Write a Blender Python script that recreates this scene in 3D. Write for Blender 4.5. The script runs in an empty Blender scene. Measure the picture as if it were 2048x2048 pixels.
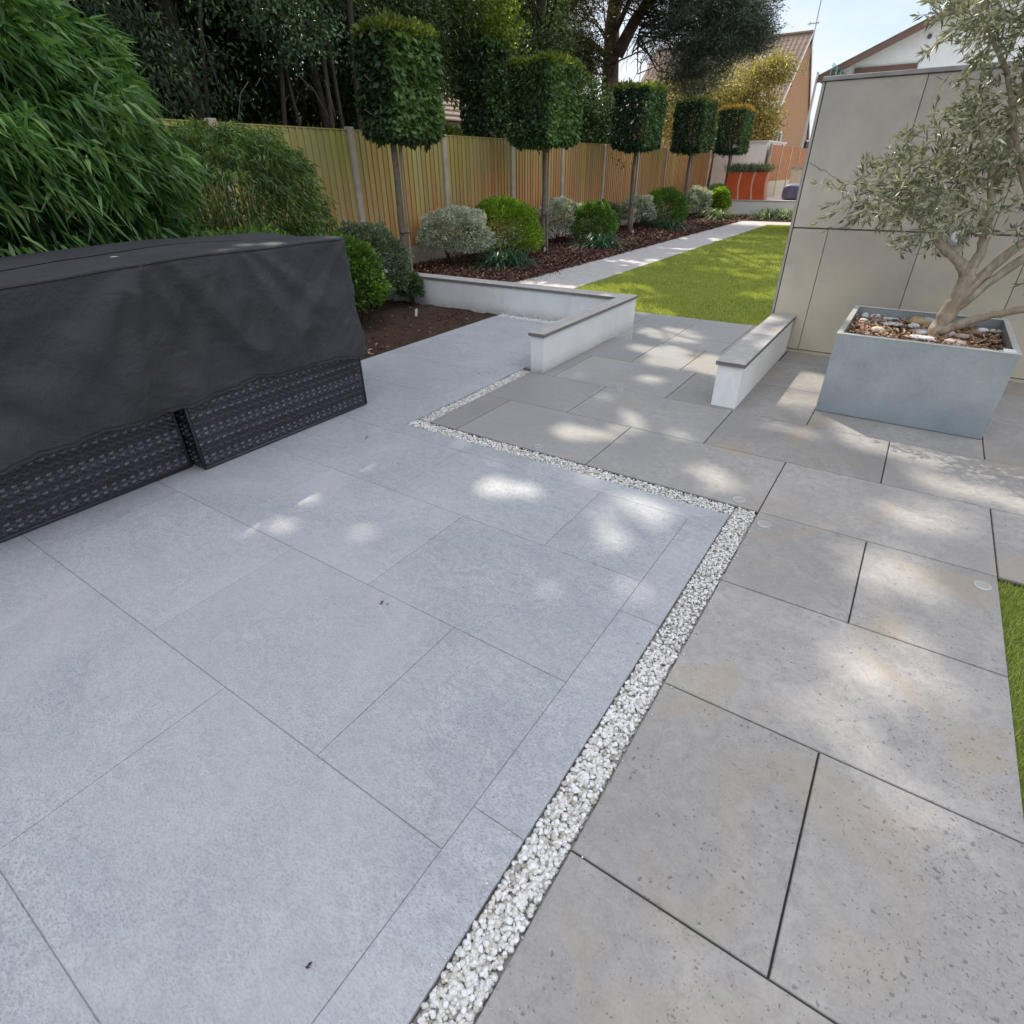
import bpy, math, random
import numpy as np
from mathutils import Vector, Matrix, noise as mn

R = np.random.default_rng(7)
random.seed(7)
SC = bpy.context.scene
COL = SC.collection
PI = math.pi
LOW = -0.15                       # level of the lower garden
SUN = np.array([0.667, -0.60, -1.0])   # direction the sunlight travels

# ------------------------------------------------------------------ camera
CAMH = 1.3605
Mc = [[0.8301722, 0.55739279, -0.01128657],
      [0.28439806, -0.44081696, -0.85135078],
      [-0.4795121, 0.70355788, -0.52447541]]
cam = bpy.data.cameras.new('camera')
cam.sensor_width = 36.0
cam.lens = 36.0 * 1109.794 / 2048.0
cam.clip_start = 0.05
cam.clip_end = 3000
co = bpy.data.objects.new('camera', cam)
COL.objects.link(co)
mw = Matrix.Identity(4)
for i in range(3):
    mw[i][0] = Mc[0][i]; mw[i][1] = -Mc[1][i]; mw[i][2] = -Mc[2][i]
mw[2][3] = CAMH
co.matrix_world = mw
SC.camera = co

# ------------------------------------------------------------------ tagging
def tag(o, label=None, cat=None, group=None, kind=None):
    if label: o['label'] = label
    if cat: o['category'] = cat
    if group: o['group'] = group
    if kind: o['kind'] = kind
    return o

def empty(name, loc, label, cat, group=None, rz=0):
    o = bpy.data.objects.new(name, None)
    o.empty_display_size = 0.1
    COL.objects.link(o)
    o.location = loc
    o.rotation_euler = (0, 0, rz)
    return tag(o, label, cat, group)

def link(name, me, mat, parent=None, loc=None):
    """link a mesh; world-space vertices are kept when it has a parent with a location"""
    o = bpy.data.objects.new(name, me)
    COL.objects.link(o)
    if mat is not None and len(me.materials) == 0:
        for m in (mat if isinstance(mat, (list, tuple)) else [mat]):
            me.materials.append(m)
    if parent is not None:
        o.parent = parent
        p = parent; off = Vector((0, 0, 0))
        while p is not None:
            off += p.location; p = p.parent
        if loc is None:
            # mesh vertices are in world coordinates: shift them into the parent's frame
            me.transform(Matrix.Translation(-off))
    if loc is not None: o.location = loc
    return o

# ------------------------------------------------------------------ mesh builders
class MB:
    def __init__(s): s.v = []; s.f = []; s.r = []
    def add(s, vs, fs, r=None):
        b = len(s.v); s.v += [tuple(map(float, q)) for q in vs]
        for f in fs: s.f.append(tuple(b + i for i in f))
        s.r += [random.random() if r is None else r] * len(fs)
    def box(s, x0, y0, z0, x1, y1, z1, ch=0.0, r=None):
        if ch <= 0:
            s.add([(x0,y0,z0),(x1,y0,z0),(x1,y1,z0),(x0,y1,z0),(x0,y0,z1),(x1,y0,z1),(x1,y1,z1),(x0,y1,z1)],
                  [(0,3,2,1),(4,5,6,7),(0,1,5,4),(1,2,6,5),(2,3,7,6),(3,0,4,7)], r)
        else:
            c = ch
            vs = []
            for z, i in ((z0,c),(z0+c,0),(z1-c,0),(z1,c)):
                # octagonal-ish ring with chamfered vertical edges
                vs += [(x0+i+ (c if i==0 else 0), y0+i, z),(x1-i-(c if i==0 else 0), y0+i, z),(x1-i, y0+i+(c if i==0 else 0), z),(x1-i, y1-i-(c if i==0 else 0), z),
                       (x1-i-(c if i==0 else 0), y1-i, z),(x0+i+(c if i==0 else 0), y1-i, z),(x0+i, y1-i-(c if i==0 else 0), z),(x0+i, y0+i+(c if i==0 else 0), z)]
            fs = [tuple(reversed(range(8))), tuple(range(24,32))]
            for k in range(3):
                for j in range(8):
                    a = k*8+j; b = k*8+(j+1)%8
                    fs.append((a, b, b+8, a+8))
            s.add(vs, fs, r)
    def poly_slab(s, pts, zt, th, ch=0.0015, r=None):
        """flat stone: convex polygon pts (ccw), chamfered top edge"""
        n = len(pts); c = np.mean(pts, axis=0); top = []
        P = [np.array(p, float) for p in pts]
        for i in range(n):
            a, b, d = P[i-1], P[i], P[(i+1) % n]
            e1 = (b-a)/np.linalg.norm(b-a); e2 = (d-b)/np.linalg.norm(d-b)
            n1 = np.array([-e1[1], e1[0]]); n2 = np.array([-e2[1], e2[0]])
            m = (n1+n2); m /= max(1e-6, (m@n1))
            top.append(b + m*ch)
        vs = [(p[0],p[1],zt) for p in top] + [(p[0],p[1],zt-ch) for p in P] + [(p[0],p[1],zt-th) for p in P]
        fs = [tuple(range(n))]
        for i in range(n):
            j = (i+1) % n
            fs.append((i, i+n, j+n, j)); fs.append((i+n, i+2*n, j+2*n, j+n))
        s.add(vs, fs, r)
    def tube(s, path, rad, n=8, r=None, cap=True):
        path = [np.array(p, float) for p in path]
        if not hasattr(rad, '__len__'): rad = [rad]*len(path)
        vs = []; fs = []
        t0 = path[1]-path[0]; t0 /= np.linalg.norm(t0)
        u = np.cross(t0, [0,0,1.0])
        if np.linalg.norm(u) < 1e-3: u = np.array([1.0,0,0])
        u /= np.linalg.norm(u)
        for i, p in enumerate(path):
            if i == 0: t = path[1]-path[0]
            elif i == len(path)-1: t = path[-1]-path[-2]
            else: t = path[i+1]-path[i-1]
            t = t/ (np.linalg.norm(t)+1e-9)
            u = u - t*(u@t); u /= (np.linalg.norm(u)+1e-9); w = np.cross(t, u)
            for k in range(n):
                a = 2*PI*k/n
                vs.append(p + rad[i]*(math.cos(a)*u + math.sin(a)*w))
        for i in range(len(path)-1):
            for k in range(n):
                a = i*n+k; b = i*n+(k+1) % n
                fs.append((a, b, b+n, a+n))
        if cap:
            fs.append(tuple(reversed(range(n)))); fs.append(tuple(range((len(path)-1)*n, len(path)*n)))
        s.add(vs, fs, r)
    def build(s, name, mat, parent=None, smooth=False, loc=None):
        me = bpy.data.meshes.new(name)
        me.from_pydata(s.v, [], s.f)
        a = me.attributes.new('rnd', 'FLOAT', 'FACE'); a.data.foreach_set('value', s.r)
        if smooth: me.polygons.foreach_set('use_smooth', [True]*len(me.polygons))
        me.update()
        return link(name, me, mat, parent, loc)

def tri_mesh(name, V, F, rnd=None, smooth=False):
    me = bpy.data.meshes.new(name)
    V = np.ascontiguousarray(V, dtype=np.float32); F = np.ascontiguousarray(F, dtype=np.int32)
    me.vertices.add(len(V)); me.vertices.foreach_set('co', V.ravel())
    k = F.shape[1]
    me.loops.add(F.size); me.loops.foreach_set('vertex_index', F.ravel())
    me.polygons.add(len(F)); me.polygons.foreach_set('loop_start', np.arange(0, F.size, k, dtype=np.int32))
    if smooth: me.polygons.foreach_set('use_smooth', np.ones(len(F), dtype=bool))
    me.update(calc_edges=True)
    if rnd is not None:
        a = me.attributes.new('rnd', 'FLOAT', 'FACE'); a.data.foreach_set('value', np.ascontiguousarray(rnd, dtype=np.float32))
    return me

def norm(a): return a/(np.linalg.norm(a, axis=-1, keepdims=True)+1e-9)

def leaf_arrays(P, D, L, W, rnd=None, mode='fold', bend=0.25, up=None):
    """P base points, D direction, L length, W width -> kite shaped leaves, 2 triangles each"""
    n = len(P); D = norm(D)
    A = R.normal(size=(n,3)) if up is None else up + R.normal(size=(n,3))*0.35
    S = norm(np.cross(D, A)); N = np.cross(S, D)
    L = np.broadcast_to(L, (n,)).reshape(n,1); W = np.broadcast_to(W, (n,)).reshape(n,1)
    if mode == 'fold':
        a = P; b = P + D*L*0.45 + S*W*0.5 + N*W*0.15; c = P + D*L; d = P + D*L*0.45 - S*W*0.5 + N*W*0.15
        V = np.stack([a,b,c,d],1).reshape(-1,3)
        i = np.arange(n)*4
        F = np.stack([np.stack([i,i+1,i+2],1), np.stack([i,i+2,i+3],1)],1).reshape(-1,3)
        k = 2
    else:
        a = P; b = P + D*L*0.35 + S*W*0.5; d = P + D*L*0.35 - S*W*0.5; c = P + D*L - np.array([0,0,1.0])*L*bend
        V = np.stack([a,b,c,d],1).reshape(-1,3)
        i = np.arange(n)*4
        F = np.stack([np.stack([i,i+1,i+3],1), np.stack([i+1,i+2,i+3],1)],1).reshape(-1,3)
        k = 2
    if rnd is None: rnd = R.random(n)
    return V, F, np.repeat(rnd, k)

def leaf_obj(name, arrays, mat, parent=None):
    V, F, r = arrays
    return link(name, tri_mesh(name, V, F, r), mat, parent)

def cat_arr(lst):
    Vs=[];Fs=[];rs=[];b=0
    for V,F,r in lst:
        Vs.append(V);Fs.append(F+b);rs.append(r);b+=len(V)
    return np.concatenate(Vs),np.concatenate(Fs),np.concatenate(rs)

# ------------------------------------------------------------------ materials
class NT:
    def __init__(s, name):
        s.m = bpy.data.materials.new(name); s.m.use_nodes = True
        s.t = s.m.node_tree; s.t.nodes.clear()
        s.out = s.n('ShaderNodeOutputMaterial')
        s.b = s.n('ShaderNodeBsdfPrincipled')
        s.l(s.b.outputs[0], s.out.inputs[0])
        s.tc = s.n('ShaderNodeNewGeometry')
    def n(s, t, **kw):
        x = s.t.nodes.new(t)
        for k, v in kw.items(): setattr(x, k, v)
        return x
    def l(s, a, b): s.t.links.new(a, b)
    def pos(s, scale=(1,1,1), rot=(0,0,0)):
        m = s.n('ShaderNodeMapping'); m.inputs['Scale'].default_value = scale; m.inputs['Rotation'].default_value = rot
        s.l(s.tc.outputs['Position'], m.inputs['Vector']); return m.outputs[0]
    def noise(s, scale, detail=4, rough=.55, vec=None, dist=0.0):
        x = s.n('ShaderNodeTexNoise'); x.inputs['Scale'].default_value = scale; x.inputs['Detail'].default_value = detail
        x.inputs['Roughness'].default_value = rough; x.inputs['Distortion'].default_value = dist
        s.l(vec if vec is not None else s.tc.outputs['Position'], x.inputs['Vector']); return x.outputs['Fac']
    def voro(s, scale, vec=None, out='Distance', feature='F1'):
        x = s.n('ShaderNodeTexVoronoi', feature=feature); x.inputs['Scale'].default_value = scale
        s.l(vec if vec is not None else s.tc.outputs['Position'], x.inputs['Vector']); return x.outputs[out]
    def ramp(s, fac, stops, interp='LINEAR'):
        x = s.n('ShaderNodeValToRGB'); x.color_ramp.interpolation = interp; e = x.color_ramp.elements
        while len(e) < len(stops): e.new(0.5)
        for i, (p, c) in enumerate(stops):
            e[i].position = p; e[i].color = (c[0],c[1],c[2],1) if hasattr(c,'__len__') else (c,c,c,1)
        s.l(fac, x.inputs[0]); return x.outputs[0]
    def mix(s, fac, a, b, mode='MIX'):
        x = s.n('ShaderNodeMix', data_type='RGBA', blend_type=mode)
        for k, v in ((0, fac), (6, a), (7, b)):
            if isinstance(v, (int, float)): x.inputs[k].default_value = v if k == 0 else (v,v,v,1)
            elif isinstance(v, tuple): x.inputs[k].default_value = (*v, 1)
            else: s.l(v, x.inputs[k])
        return x.outputs[2]
    def math(s, op, a, b=0.0, c=None):
        x = s.n('ShaderNodeMath', operation=op)
        for k, v in enumerate((a, b, c)):
            if v is None: continue
            if isinstance(v, (int, float)): x.inputs[k].default_value = v
            else: s.l(v, x.inputs[k])
        return x.outputs[0]
    def attr(s, name='rnd'):
        x = s.n('ShaderNodeAttribute'); x.attribute_name = name; return x.outputs['Fac']
    def sep(s, vec=None):
        x = s.n('ShaderNodeSeparateXYZ'); s.l(vec if vec is not None else s.tc.outputs['Position'], x.inputs[0]); return x.outputs
    def maprange(s, v, a, b, c=0.0, d=1.0):
        x = s.n('ShaderNodeMapRange'); s.l(v, x.inputs[0])
        for i, q in enumerate((a,b,c,d)): x.inputs[i+1].default_value = q
        return x.outputs[0]
    def bump(s, h, strength=.3, dist=.01):
        x = s.n('ShaderNodeBump'); x.inputs['Strength'].default_value = strength; x.inputs['Distance'].default_value = dist
        s.l(h, x.inputs['Height']); s.l(x.outputs[0], s.b.inputs['Normal']); return x
    def col(s, c):
        if isinstance(c, tuple): s.b.inputs['Base Color'].default_value = (*c, 1)
        else: s.l(c, s.b.inputs['Base Color'])
        return s
    def set(s, rough=.6, metal=0.0, spec=.5):
        s.b.inputs['Roughness'].default_value = rough; s.b.inputs['Metallic'].default_value = metal
        s.b.inputs['Specular IOR Level'].default_value = spec; return s

def simple(name, c, rough=.6, metal=0., spec=.5, var=.12, scale=12., bump=.0, bscale=60.):
    t = NT(name)
    n = t.noise(scale, 5)
    t.col(t.mix(t.maprange(n, .3, .7), tuple(x*(1-var) for x in c), tuple(min(1, x*(1+var)) for x in c)))
    t.set(rough, metal, spec)
    if bump > 0: t.bump(t.noise(bscale, 4), bump, .003)
    return t.m

def leaf_mat(name, c0, c1, c2, trans=.35, rough=.5, clump=1.5, tcol=None, spec=.4):
    """leaf colours by per-leaf random value, clumped dark/light by position"""
    t = NT(name)
    col = t.ramp(t.attr(), [(0, c0), (.5, c1), (.93, c2), (1, tuple(min(1, x*1.35) for x in c2))])
    n = t.noise(clump, 3)
    col = t.mix(t.maprange(n, .35, .65, .0, 1.), t.mix(1., col, .62, 'MULTIPLY'), col)
    t.col(col); t.set(rough, 0, spec)
    tr = t.n('ShaderNodeBsdfTranslucent')
    k = tcol if tcol else (1.25, 1.35, .55)
    t.l(t.mix(1., col, k, 'MULTIPLY'), tr.inputs[0])
    mx = t.n('ShaderNodeMixShader'); mx.inputs[0].default_value = trans
    t.l(t.b.outputs[0], mx.inputs[1]); t.l(tr.outputs[0], mx.inputs[2]); t.l(mx.outputs[0], t.out.inputs[0])
    return t.m

# --- paving, light porcelain (blue grey)
def m_light():
    t = NT('light_porcelain')
    v = t.pos((1.0, 1.6, 1.0), (0, 0, .5))
    a = t.noise(3.2, 6, .62, v, .6); b = t.noise(26, 6, .7, v, .9); c = t.noise(110, 4, .7, t.pos((1, 2.0, 1), (0,0,.4)), .5)
    base = t.mix(t.maprange(a, .3, .7), (.365, .383, .405), (.465, .478, .492))
    base = t.mix(t.maprange(b, .42, .62, 0, .65), base, (.285, .297, .32))
    base = t.mix(t.maprange(c, .47, .64, 0, .85), base, (.225, .232, .25))
    base = t.mix(t.maprange(t.noise(1.1, 4, .6, None, .8), .45, .68, 0, .5), base, (.46, .445, .465))
    k = t.maprange(t.attr(), 0, 1, .94, 1.05)
    x = t.n('ShaderNodeMix', data_type='RGBA', blend_type='MULTIPLY'); x.inputs[0].default_value = 1
    cc = t.n('ShaderNodeCombineColor'); 
    for i in range(3): t.l(k, cc.inputs[i])
    t.l(base, x.inputs[6]); t.l(cc.outputs[0], x.inputs[7])
    t.col(x.outputs[2]); t.set(.55, 0, .4)
    t.l(t.maprange(b, .3, .7, .45, .7), t.b.inputs['Roughness'])
    t.bump(t.math('ADD', t.math('MULTIPLY', b, .8), c), .35, .0018)
    return t.m

# --- paving, darker pitted stone
def m_dark():
    t = NT('pitted_grey_stone')
    v = t.pos((1, 1, 1), (0, 0, .25))
    a = t.noise(2.2, 6, .6, v, .4); b = t.noise(22, 6, .7, v, .8); c = t.noise(130, 4, .65)
    base = t.mix(t.maprange(a, .3, .7), (.24, .228, .216), (.375, .356, .334))
    base = t.mix(t.maprange(b, .4, .66, 0, .8), base, (.205, .197, .192))
    base = t.mix(t.maprange(c, .3, .7, 0, .35), base, (.45, .43, .41))
    base = t.mix(t.maprange(t.noise(1.9, 3, .5, t.pos((1,1,1),(0,0,1.3)), .8), .56, .68, 0, .5), base, (.36, .29, .195))
    base = t.mix(t.maprange(t.sep()[0], -.5, -1.9, 0, .55), base, (.235, .245, .25))
    # pits, mostly on the near right
    vv = t.n('ShaderNodeVectorMath', operation='ADD'); t.l(t.tc.outputs['Position'], vv.inputs[0])
    nn = t.n('ShaderNodeTexNoise'); nn.inputs['Scale'].default_value = 60; t.l(t.tc.outputs['Position'], nn.inputs['Vector'])
    sc = t.n('ShaderNodeVectorMath', operation='SCALE'); sc.inputs['Scale'].default_value = .022; t.l(nn.outputs['Color'], sc.inputs[0]); t.l(sc.outputs[0], vv.inputs[1])
    def pits(scale, lo, hi, dens):
        x = t.n('ShaderNodeTexVoronoi'); x.inputs['Scale'].default_value = scale; t.l(vv.outputs[0], x.inputs['Vector'])
        s3 = t.n('ShaderNodeSeparateColor'); t.l(x.outputs['Color'], s3.inputs[0])
        keep = t.math('LESS_THAN', s3.outputs[0], dens)
        d = t.math('DIVIDE', x.outputs['Distance'], t.math('ADD', t.math('MULTIPLY', s3.outputs[1], .8), .35))
        return t.math('MULTIPLY', t.maprange(d, lo, hi, 1, 0), keep)
    X = t.sep()
    dens = t.math('ADD', t.maprange(X[0], -.3, .6, .16, .66), t.maprange(t.noise(3.0, 2), .40, .62, -.28, .32))
    p1 = pits(52, .15, .25, dens); p2 = pits(120, .18, .30, t.math('ADD', dens, .12))
    fade = t.maprange(X[1], 4.2, 1.4, .35, 1)
    p = t.math('MULTIPLY', t.math('MAXIMUM', p1, t.math('MULTIPLY', p2, .8)), fade)
    base = t.mix(t.math('MULTIPLY', p, .62), base, (.105, .105, .115))
    k = t.maprange(t.attr(), 0, 1, .88, 1.10)
    cc = t.n('ShaderNodeCombineColor')
    for i in range(3): t.l(k, cc.inputs[i])
    base = t.mix(1., base, cc.outputs[0], 'MULTIPLY')
    t.col(base); t.set(.6, 0, .4)
    t.l(t.maprange(a, .3, .7, .5, .75), t.b.inputs['Roughness'])
    h = t.math('SUBTRACT', t.math('ADD', t.math('MULTIPLY', b, .6), t.math('MULTIPLY', c, .5)), t.math('MULTIPLY', p, 1.6))
    t.bump(h, .5, .002)
    return t.m

def m_render(name, c, stain=.12, dirt_z=None):
    t = NT(name)
    a = t.noise(3, 5, .6); b = t.noise(40, 4)
    base = t.mix(t.maprange(a, .4, .75, 0, stain*3), c, tuple(x*.72 for x in c))
    base = t.mix(t.maprange(t.noise(9, 5, .7, t.pos((1, 1, .35))), .56, .74, 0, stain*2.5), base, tuple(x*.6 for x in c))
    if dirt_z is not None:
        z = t.sep()[2]
        base = t.mix(t.math('MULTIPLY', t.maprange(z, dirt_z, dirt_z+.09, .55, 0), t.maprange(b, .3, .7, .3, 1.)), base, (.25, .24, .20))
    t.col(base); t.set(.85, 0, .2); t.bump(b, .15, .003)
    return t.m

def m_wall():
    t = NT('large_format_stone_cladding')
    a = t.noise(1.3, 6, .6, None, .3); b = t.noise(18, 6, .65); z = t.sep()[2]
    base = t.mix(t.maprange(a, .32, .68), (.50, .445, .36), (.66, .60, .49))
    base = t.mix(t.maprange(t.noise(2.2, 6, .65, t.pos((1,1,.7)), .5), .48, .68, 0, .6), base, (.40, .385, .345))
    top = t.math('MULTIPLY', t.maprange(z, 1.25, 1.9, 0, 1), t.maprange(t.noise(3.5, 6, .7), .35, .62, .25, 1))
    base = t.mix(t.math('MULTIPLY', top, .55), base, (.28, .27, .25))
    warm = t.maprange(z, .9, .2, 0, .4)  # sun bounce painted in as a warm tint low on the wall
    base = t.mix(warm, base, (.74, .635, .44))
    k = t.maprange(t.attr(), 0, 1, .93, 1.06)
    cc = t.n('ShaderNodeCombineColor')
    for i in range(3): t.l(k, cc.inputs[i])
    t.col(t.mix(1., base, cc.outputs[0], 'MULTIPLY')); t.set(.6, 0, .35); t.bump(b, .12, .003)
    return t.m

def m_fence():
    t = NT('feather_edge_timber')
    X = t.sep()
    g = t.noise(14, 5, .6, t.pos((1, 1, .06)), .3); r = t.attr()
    orange = t.mix(r, (.46, .215, .08), (.56, .33, .145))
    green = t.mix(r, (.33, .31, .085), (.43, .40, .12))
    grey = (.36, .31, .20)
    gf = t.math('ADD', t.math('ADD', t.maprange(X[1], 14, 5.5, 0, .75), t.maprange(X[2], .2, 1.9, -.42, .42)), t.maprange(t.noise(1.2, 3), .3, .7, -.3, .3))
    gf = t.math('ADD', gf, t.maprange(r, 0, 1, -.18, .18))
    c = t.mix(t.math('MINIMUM', t.math('MAXIMUM', gf, 0.), 1.), orange, green)
    c = t.mix(t.maprange(g, .45, .75, 0, .5), c, tuple(x*.8 for x in grey))
    c = t.mix(t.maprange(t.noise(3, 3, .5, t.pos((1,1,.3))), .45, .7, 0, .5), c, grey)
    t.col(c); t.set(.8, 0, .2); t.bump(g, .3, .004)
    return t.m

M = {}
M['light'] = m_light(); M['dark'] = m_dark()
M['white'] = m_render('white_render', (.86, .86, .84), .10, None)
M['whitedirty'] = m_render('weathered_white_render', (.78, .79, .78), .13, .0)
M['wall'] = m_wall(); M['fence'] = m_fence()
M['cap'] = simple('porcelain_coping', (.40, .385, .37), .6, var=.15, scale=18, bump=.15)
M['capedge'] = simple('coping_edge', (.185, .165, .15), .7, var=.1)
M['joint'] = simple('dark_joint_sand', (.045, .045, .042), .9, var=.2)
M['lightjoint'] = simple('grey_joint_sand', (.52, .525, .535), .9, var=.15, scale=4)
M['concrete'] = simple('concrete_post', (.42, .36, .285), .85, var=.18, scale=6, bump=.3)
M['pebble'] = None
def m_pebble():
    t = NT('white_marble_chip')
    t.col(t.ramp(t.attr(), [(0, (.30, .27, .22)), (.10, (.50, .47, .41)), (.3, (.64, .62, .575)), (.7, (.73, .715, .685)), (.95, (.81, .805, .79)), (1, (.50, .52, .56))])); t.set(.5, 0, .4)
    t.bump(t.noise(160, 3), .2, .002); return t.m
M['pebble'] = m_pebble()
def m_ramp(name, stops, rough=.8, spec=.2, bump=0, trans=0):
    t = NT(name); c = t.ramp(t.attr(), stops); t.col(c); t.set(rough, 0, spec)
    if bump: t.bump(t.noise(120, 3), bump, .002)
    return t.m
M['bark'] = m_ramp('bark_chip', [(0, (.035, .014, .012)), (.5, (.095, .042, .032)), (.82, (.17, .088, .062)), (1, (.38, .25, .17))])
M['paleb'] = m_ramp('pale_bark_chip', [(0, (.10, .05, .03)), (.35, (.30, .18, .11)), (.75, (.46, .31, .21)), (1, (.60, .46, .34))])
def m_soil(name, c0, c1):
    t = NT(name); n = t.noise(9, 8, .7); v = t.noise(70, 6, .7)
    c = t.mix(t.maprange(n, .3, .7), c0, c1); c = t.mix(t.maprange(v, .5, .75, 0, .8), c, tuple(x*1.9 for x in c1))
    t.col(c); t.set(.95, 0, .1); t.bump(v, .9, .02); return t.m
M['soil'] = m_soil('garden_soil', (.040, .024, .018), (.085, .055, .040))
M['mulchbase'] = m_soil('mulch_base', (.025, .012, .010), (.06, .030, .022))
M['barktree'] = simple('tree_bark', (.135, .105, .08), .9, var=.45, scale=9, bump=.8, bscale=30)
M['barkdark'] = simple('dark_tree_bark', (.06, .046, .036), .9, var=.35, scale=9, bump=.8, bscale=20)
M['barkpine'] = simple('pine_bark', (.15, .105, .085), .9, var=.4, scale=3, bump=.8, bscale=8)
def m_olivebark():
    t = NT('olive_bark'); n = t.noise(30, 6, .65, t.pos((1, 1, .4)), .5); m = t.noise(7, 4)
    c = t.mix(t.maprange(n, .35, .7), (.28, .23, .17), (.54, .465, .36)); c = t.mix(t.maprange(m, .5, .7, 0, .5), c, (.34, .25, .14))
    t.col(c); t.set(.85, 0, .2); t.bump(n, .8, .008); return t.m
M['olivebark'] = m_olivebark()
M['sky_metal'] = None
def m_zinc():
    t = NT('galvanised_zinc'); n = t.noise(4, 5, .6); s = t.voro(90, None, 'Color')
    sp = t.n('ShaderNodeSeparateColor'); t.l(s, sp.inputs[0])
    c = t.mix(t.maprange(n, .3, .7), (.33, .365, .38), (.46, .495, .50)); c = t.mix(t.math('MULTIPLY', sp.outputs[0], .18), c, (.62, .68, .70))
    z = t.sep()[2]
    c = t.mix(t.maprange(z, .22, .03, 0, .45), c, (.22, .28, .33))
    t.col(c); t.set(.5, .55, .5); t.bump(t.noise(45, 3), .08, .002); return t.m
M['zinc'] = m_zinc()
M['zincrim'] = simple('zinc_rim', (.62, .64, .62), .4, .5, var=.1)

# ------------------------------------------------------------------ world and sun
w = bpy.data.worlds.new('World'); SC.world = w; w.use_nodes = True
nt = w.node_tree; nt.nodes.clear()
wo = nt.nodes.new('ShaderNodeOutputWorld'); bg = nt.nodes.new('ShaderNodeBackground')
sky = nt.nodes.new('ShaderNodeTexSky'); sky.sky_type = 'NISHITA'; sky.sun_disc = False
sdir = -SUN/np.linalg.norm(SUN)
sky.sun_elevation = math.asin(sdir[2]); sky.sun_rotation = math.atan2(sdir[0], sdir[1])
sky.air_density = 1.0; sky.dust_density = 1.2; sky.ozone_density = 2.0
tcw = nt.nodes.new('ShaderNodeTexCoord'); mp = nt.nodes.new('ShaderNodeMapping'); mp.inputs['Scale'].default_value = (1.2, 1.2, 4.2)
mp.inputs['Location'].default_value = (.35, .1, .2)
nt.links.new(tcw.outputs['Generated'], mp.inputs[0])
cn = nt.nodes.new('ShaderNodeTexNoise'); cn.inputs['Scale'].default_value = 2.4; cn.inputs['Detail'].default_value = 7; cn.inputs['Roughness'].default_value = .58
nt.links.new(mp.outputs[0], cn.inputs['Vector'])
cr = nt.nodes.new('ShaderNodeMapRange'); cr.inputs[1].default_value = .40; cr.inputs[2].default_value = .57; cr.inputs[3].default_value = .05; cr.inputs[4].default_value = .95
nt.links.new(cn.outputs['Fac'], cr.inputs[0])
mx = nt.nodes.new('ShaderNodeMix'); mx.data_type = 'RGBA'
CLOUD = 6.6
mx.inputs[7].default_value = (CLOUD*.95, CLOUD*.99, CLOUD*1.08, 1)
sepw = nt.nodes.new('ShaderNodeSeparateXYZ'); nt.links.new(tcw.outputs['Generated'], sepw.inputs[0])
hi = nt.nodes.new('ShaderNodeMapRange'); hi.inputs[1].default_value = .30; hi.inputs[2].default_value = .62; hi.inputs[3].default_value = 1.0; hi.inputs[4].default_value = 2.5  # clouds overhead, out of view, brightened as added fill for the shade
nt.links.new(sepw.outputs[2], hi.inputs[0])
vm = nt.nodes.new('ShaderNodeVectorMath'); vm.operation = 'SCALE'; vm.inputs[0].default_value = (CLOUD*.97, CLOUD*.99, CLOUD*1.05); nt.links.new(hi.outputs[0], vm.inputs['Scale']); nt.links.new(vm.outputs[0], mx.inputs[7])
nt.links.new(cr.outputs[0], mx.inputs[0]); nt.links.new(sky.outputs[0], mx.inputs[6]); nt.links.new(mx.outputs[2], bg.inputs[0])
bg.inputs[1].default_value = .15
nt.links.new(bg.outputs[0], wo.inputs[0])
sl = bpy.data.lights.new('sun', 'SUN'); sl.energy = 4.9; sl.angle = math.radians(.45); sl.color = (1, .91, .77)
so = bpy.data.objects.new('sun', sl); COL.objects.link(so); so.location = (-20, 18, 30)
so.rotation_euler = Vector(SUN).to_track_quat('-Z', 'Y').to_euler()
SC.view_settings.view_transform = 'Standard'; SC.view_settings.look = 'None'; SC.view_settings.exposure = 0

# ------------------------------------------------------------------ SETTING
g = MB(); g.box(-900, -900, -1.2, 900, 900, -.22)
tag(g.build('ground', M['soil']), kind='structure')

# light patio ---------------------------------------------------------------
J = .0009
def rows(mb, ys, joints, x0, x1, z, j, th=.02, ch=.0012):
    for k in range(len(ys)-1):
        xs = [x0] + sorted([q for q in joints[k] if x0+.03 < q < x1-.03]) + [x1]
        for a, b in zip(xs[:-1], xs[1:]):
            mb.poly_slab([(a+j, ys[k]+j), (b-j, ys[k]+j), (b-j, ys[k+1]-j), (a+j, ys[k+1]-j)], z, th, ch)
LP = MB()
XL = -3.69
yl = [-2.52, -1.92, -1.32, -.722, -.122, .478, 1.077, 1.673, 2.217]
jl = [[-.98,-1.88,-2.78], [-1.43,-2.33,-3.2], [-.98,-1.88,-2.78], [-.98,-1.88,-2.78], [-1.415,-2.315,-3.21], [-.985,-1.863,-2.75,-3.65], [-1.415,-2.31,-3.21], [-.98,-1.863,-2.74,-3.64]]
jl[3] = [-1.88, -2.78]
jl[2] = [-1.415, -2.31, -3.2]
rows(LP, yl, jl, XL, -.539, 0, J)
rows(LP, [2.217, 2.87, 3.47, 4.045, 4.65, 5.13], [[-3.45], [-3.54], [-3.16], [-3.55], [-3.1]], XL, -2.548, 0, J)
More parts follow.
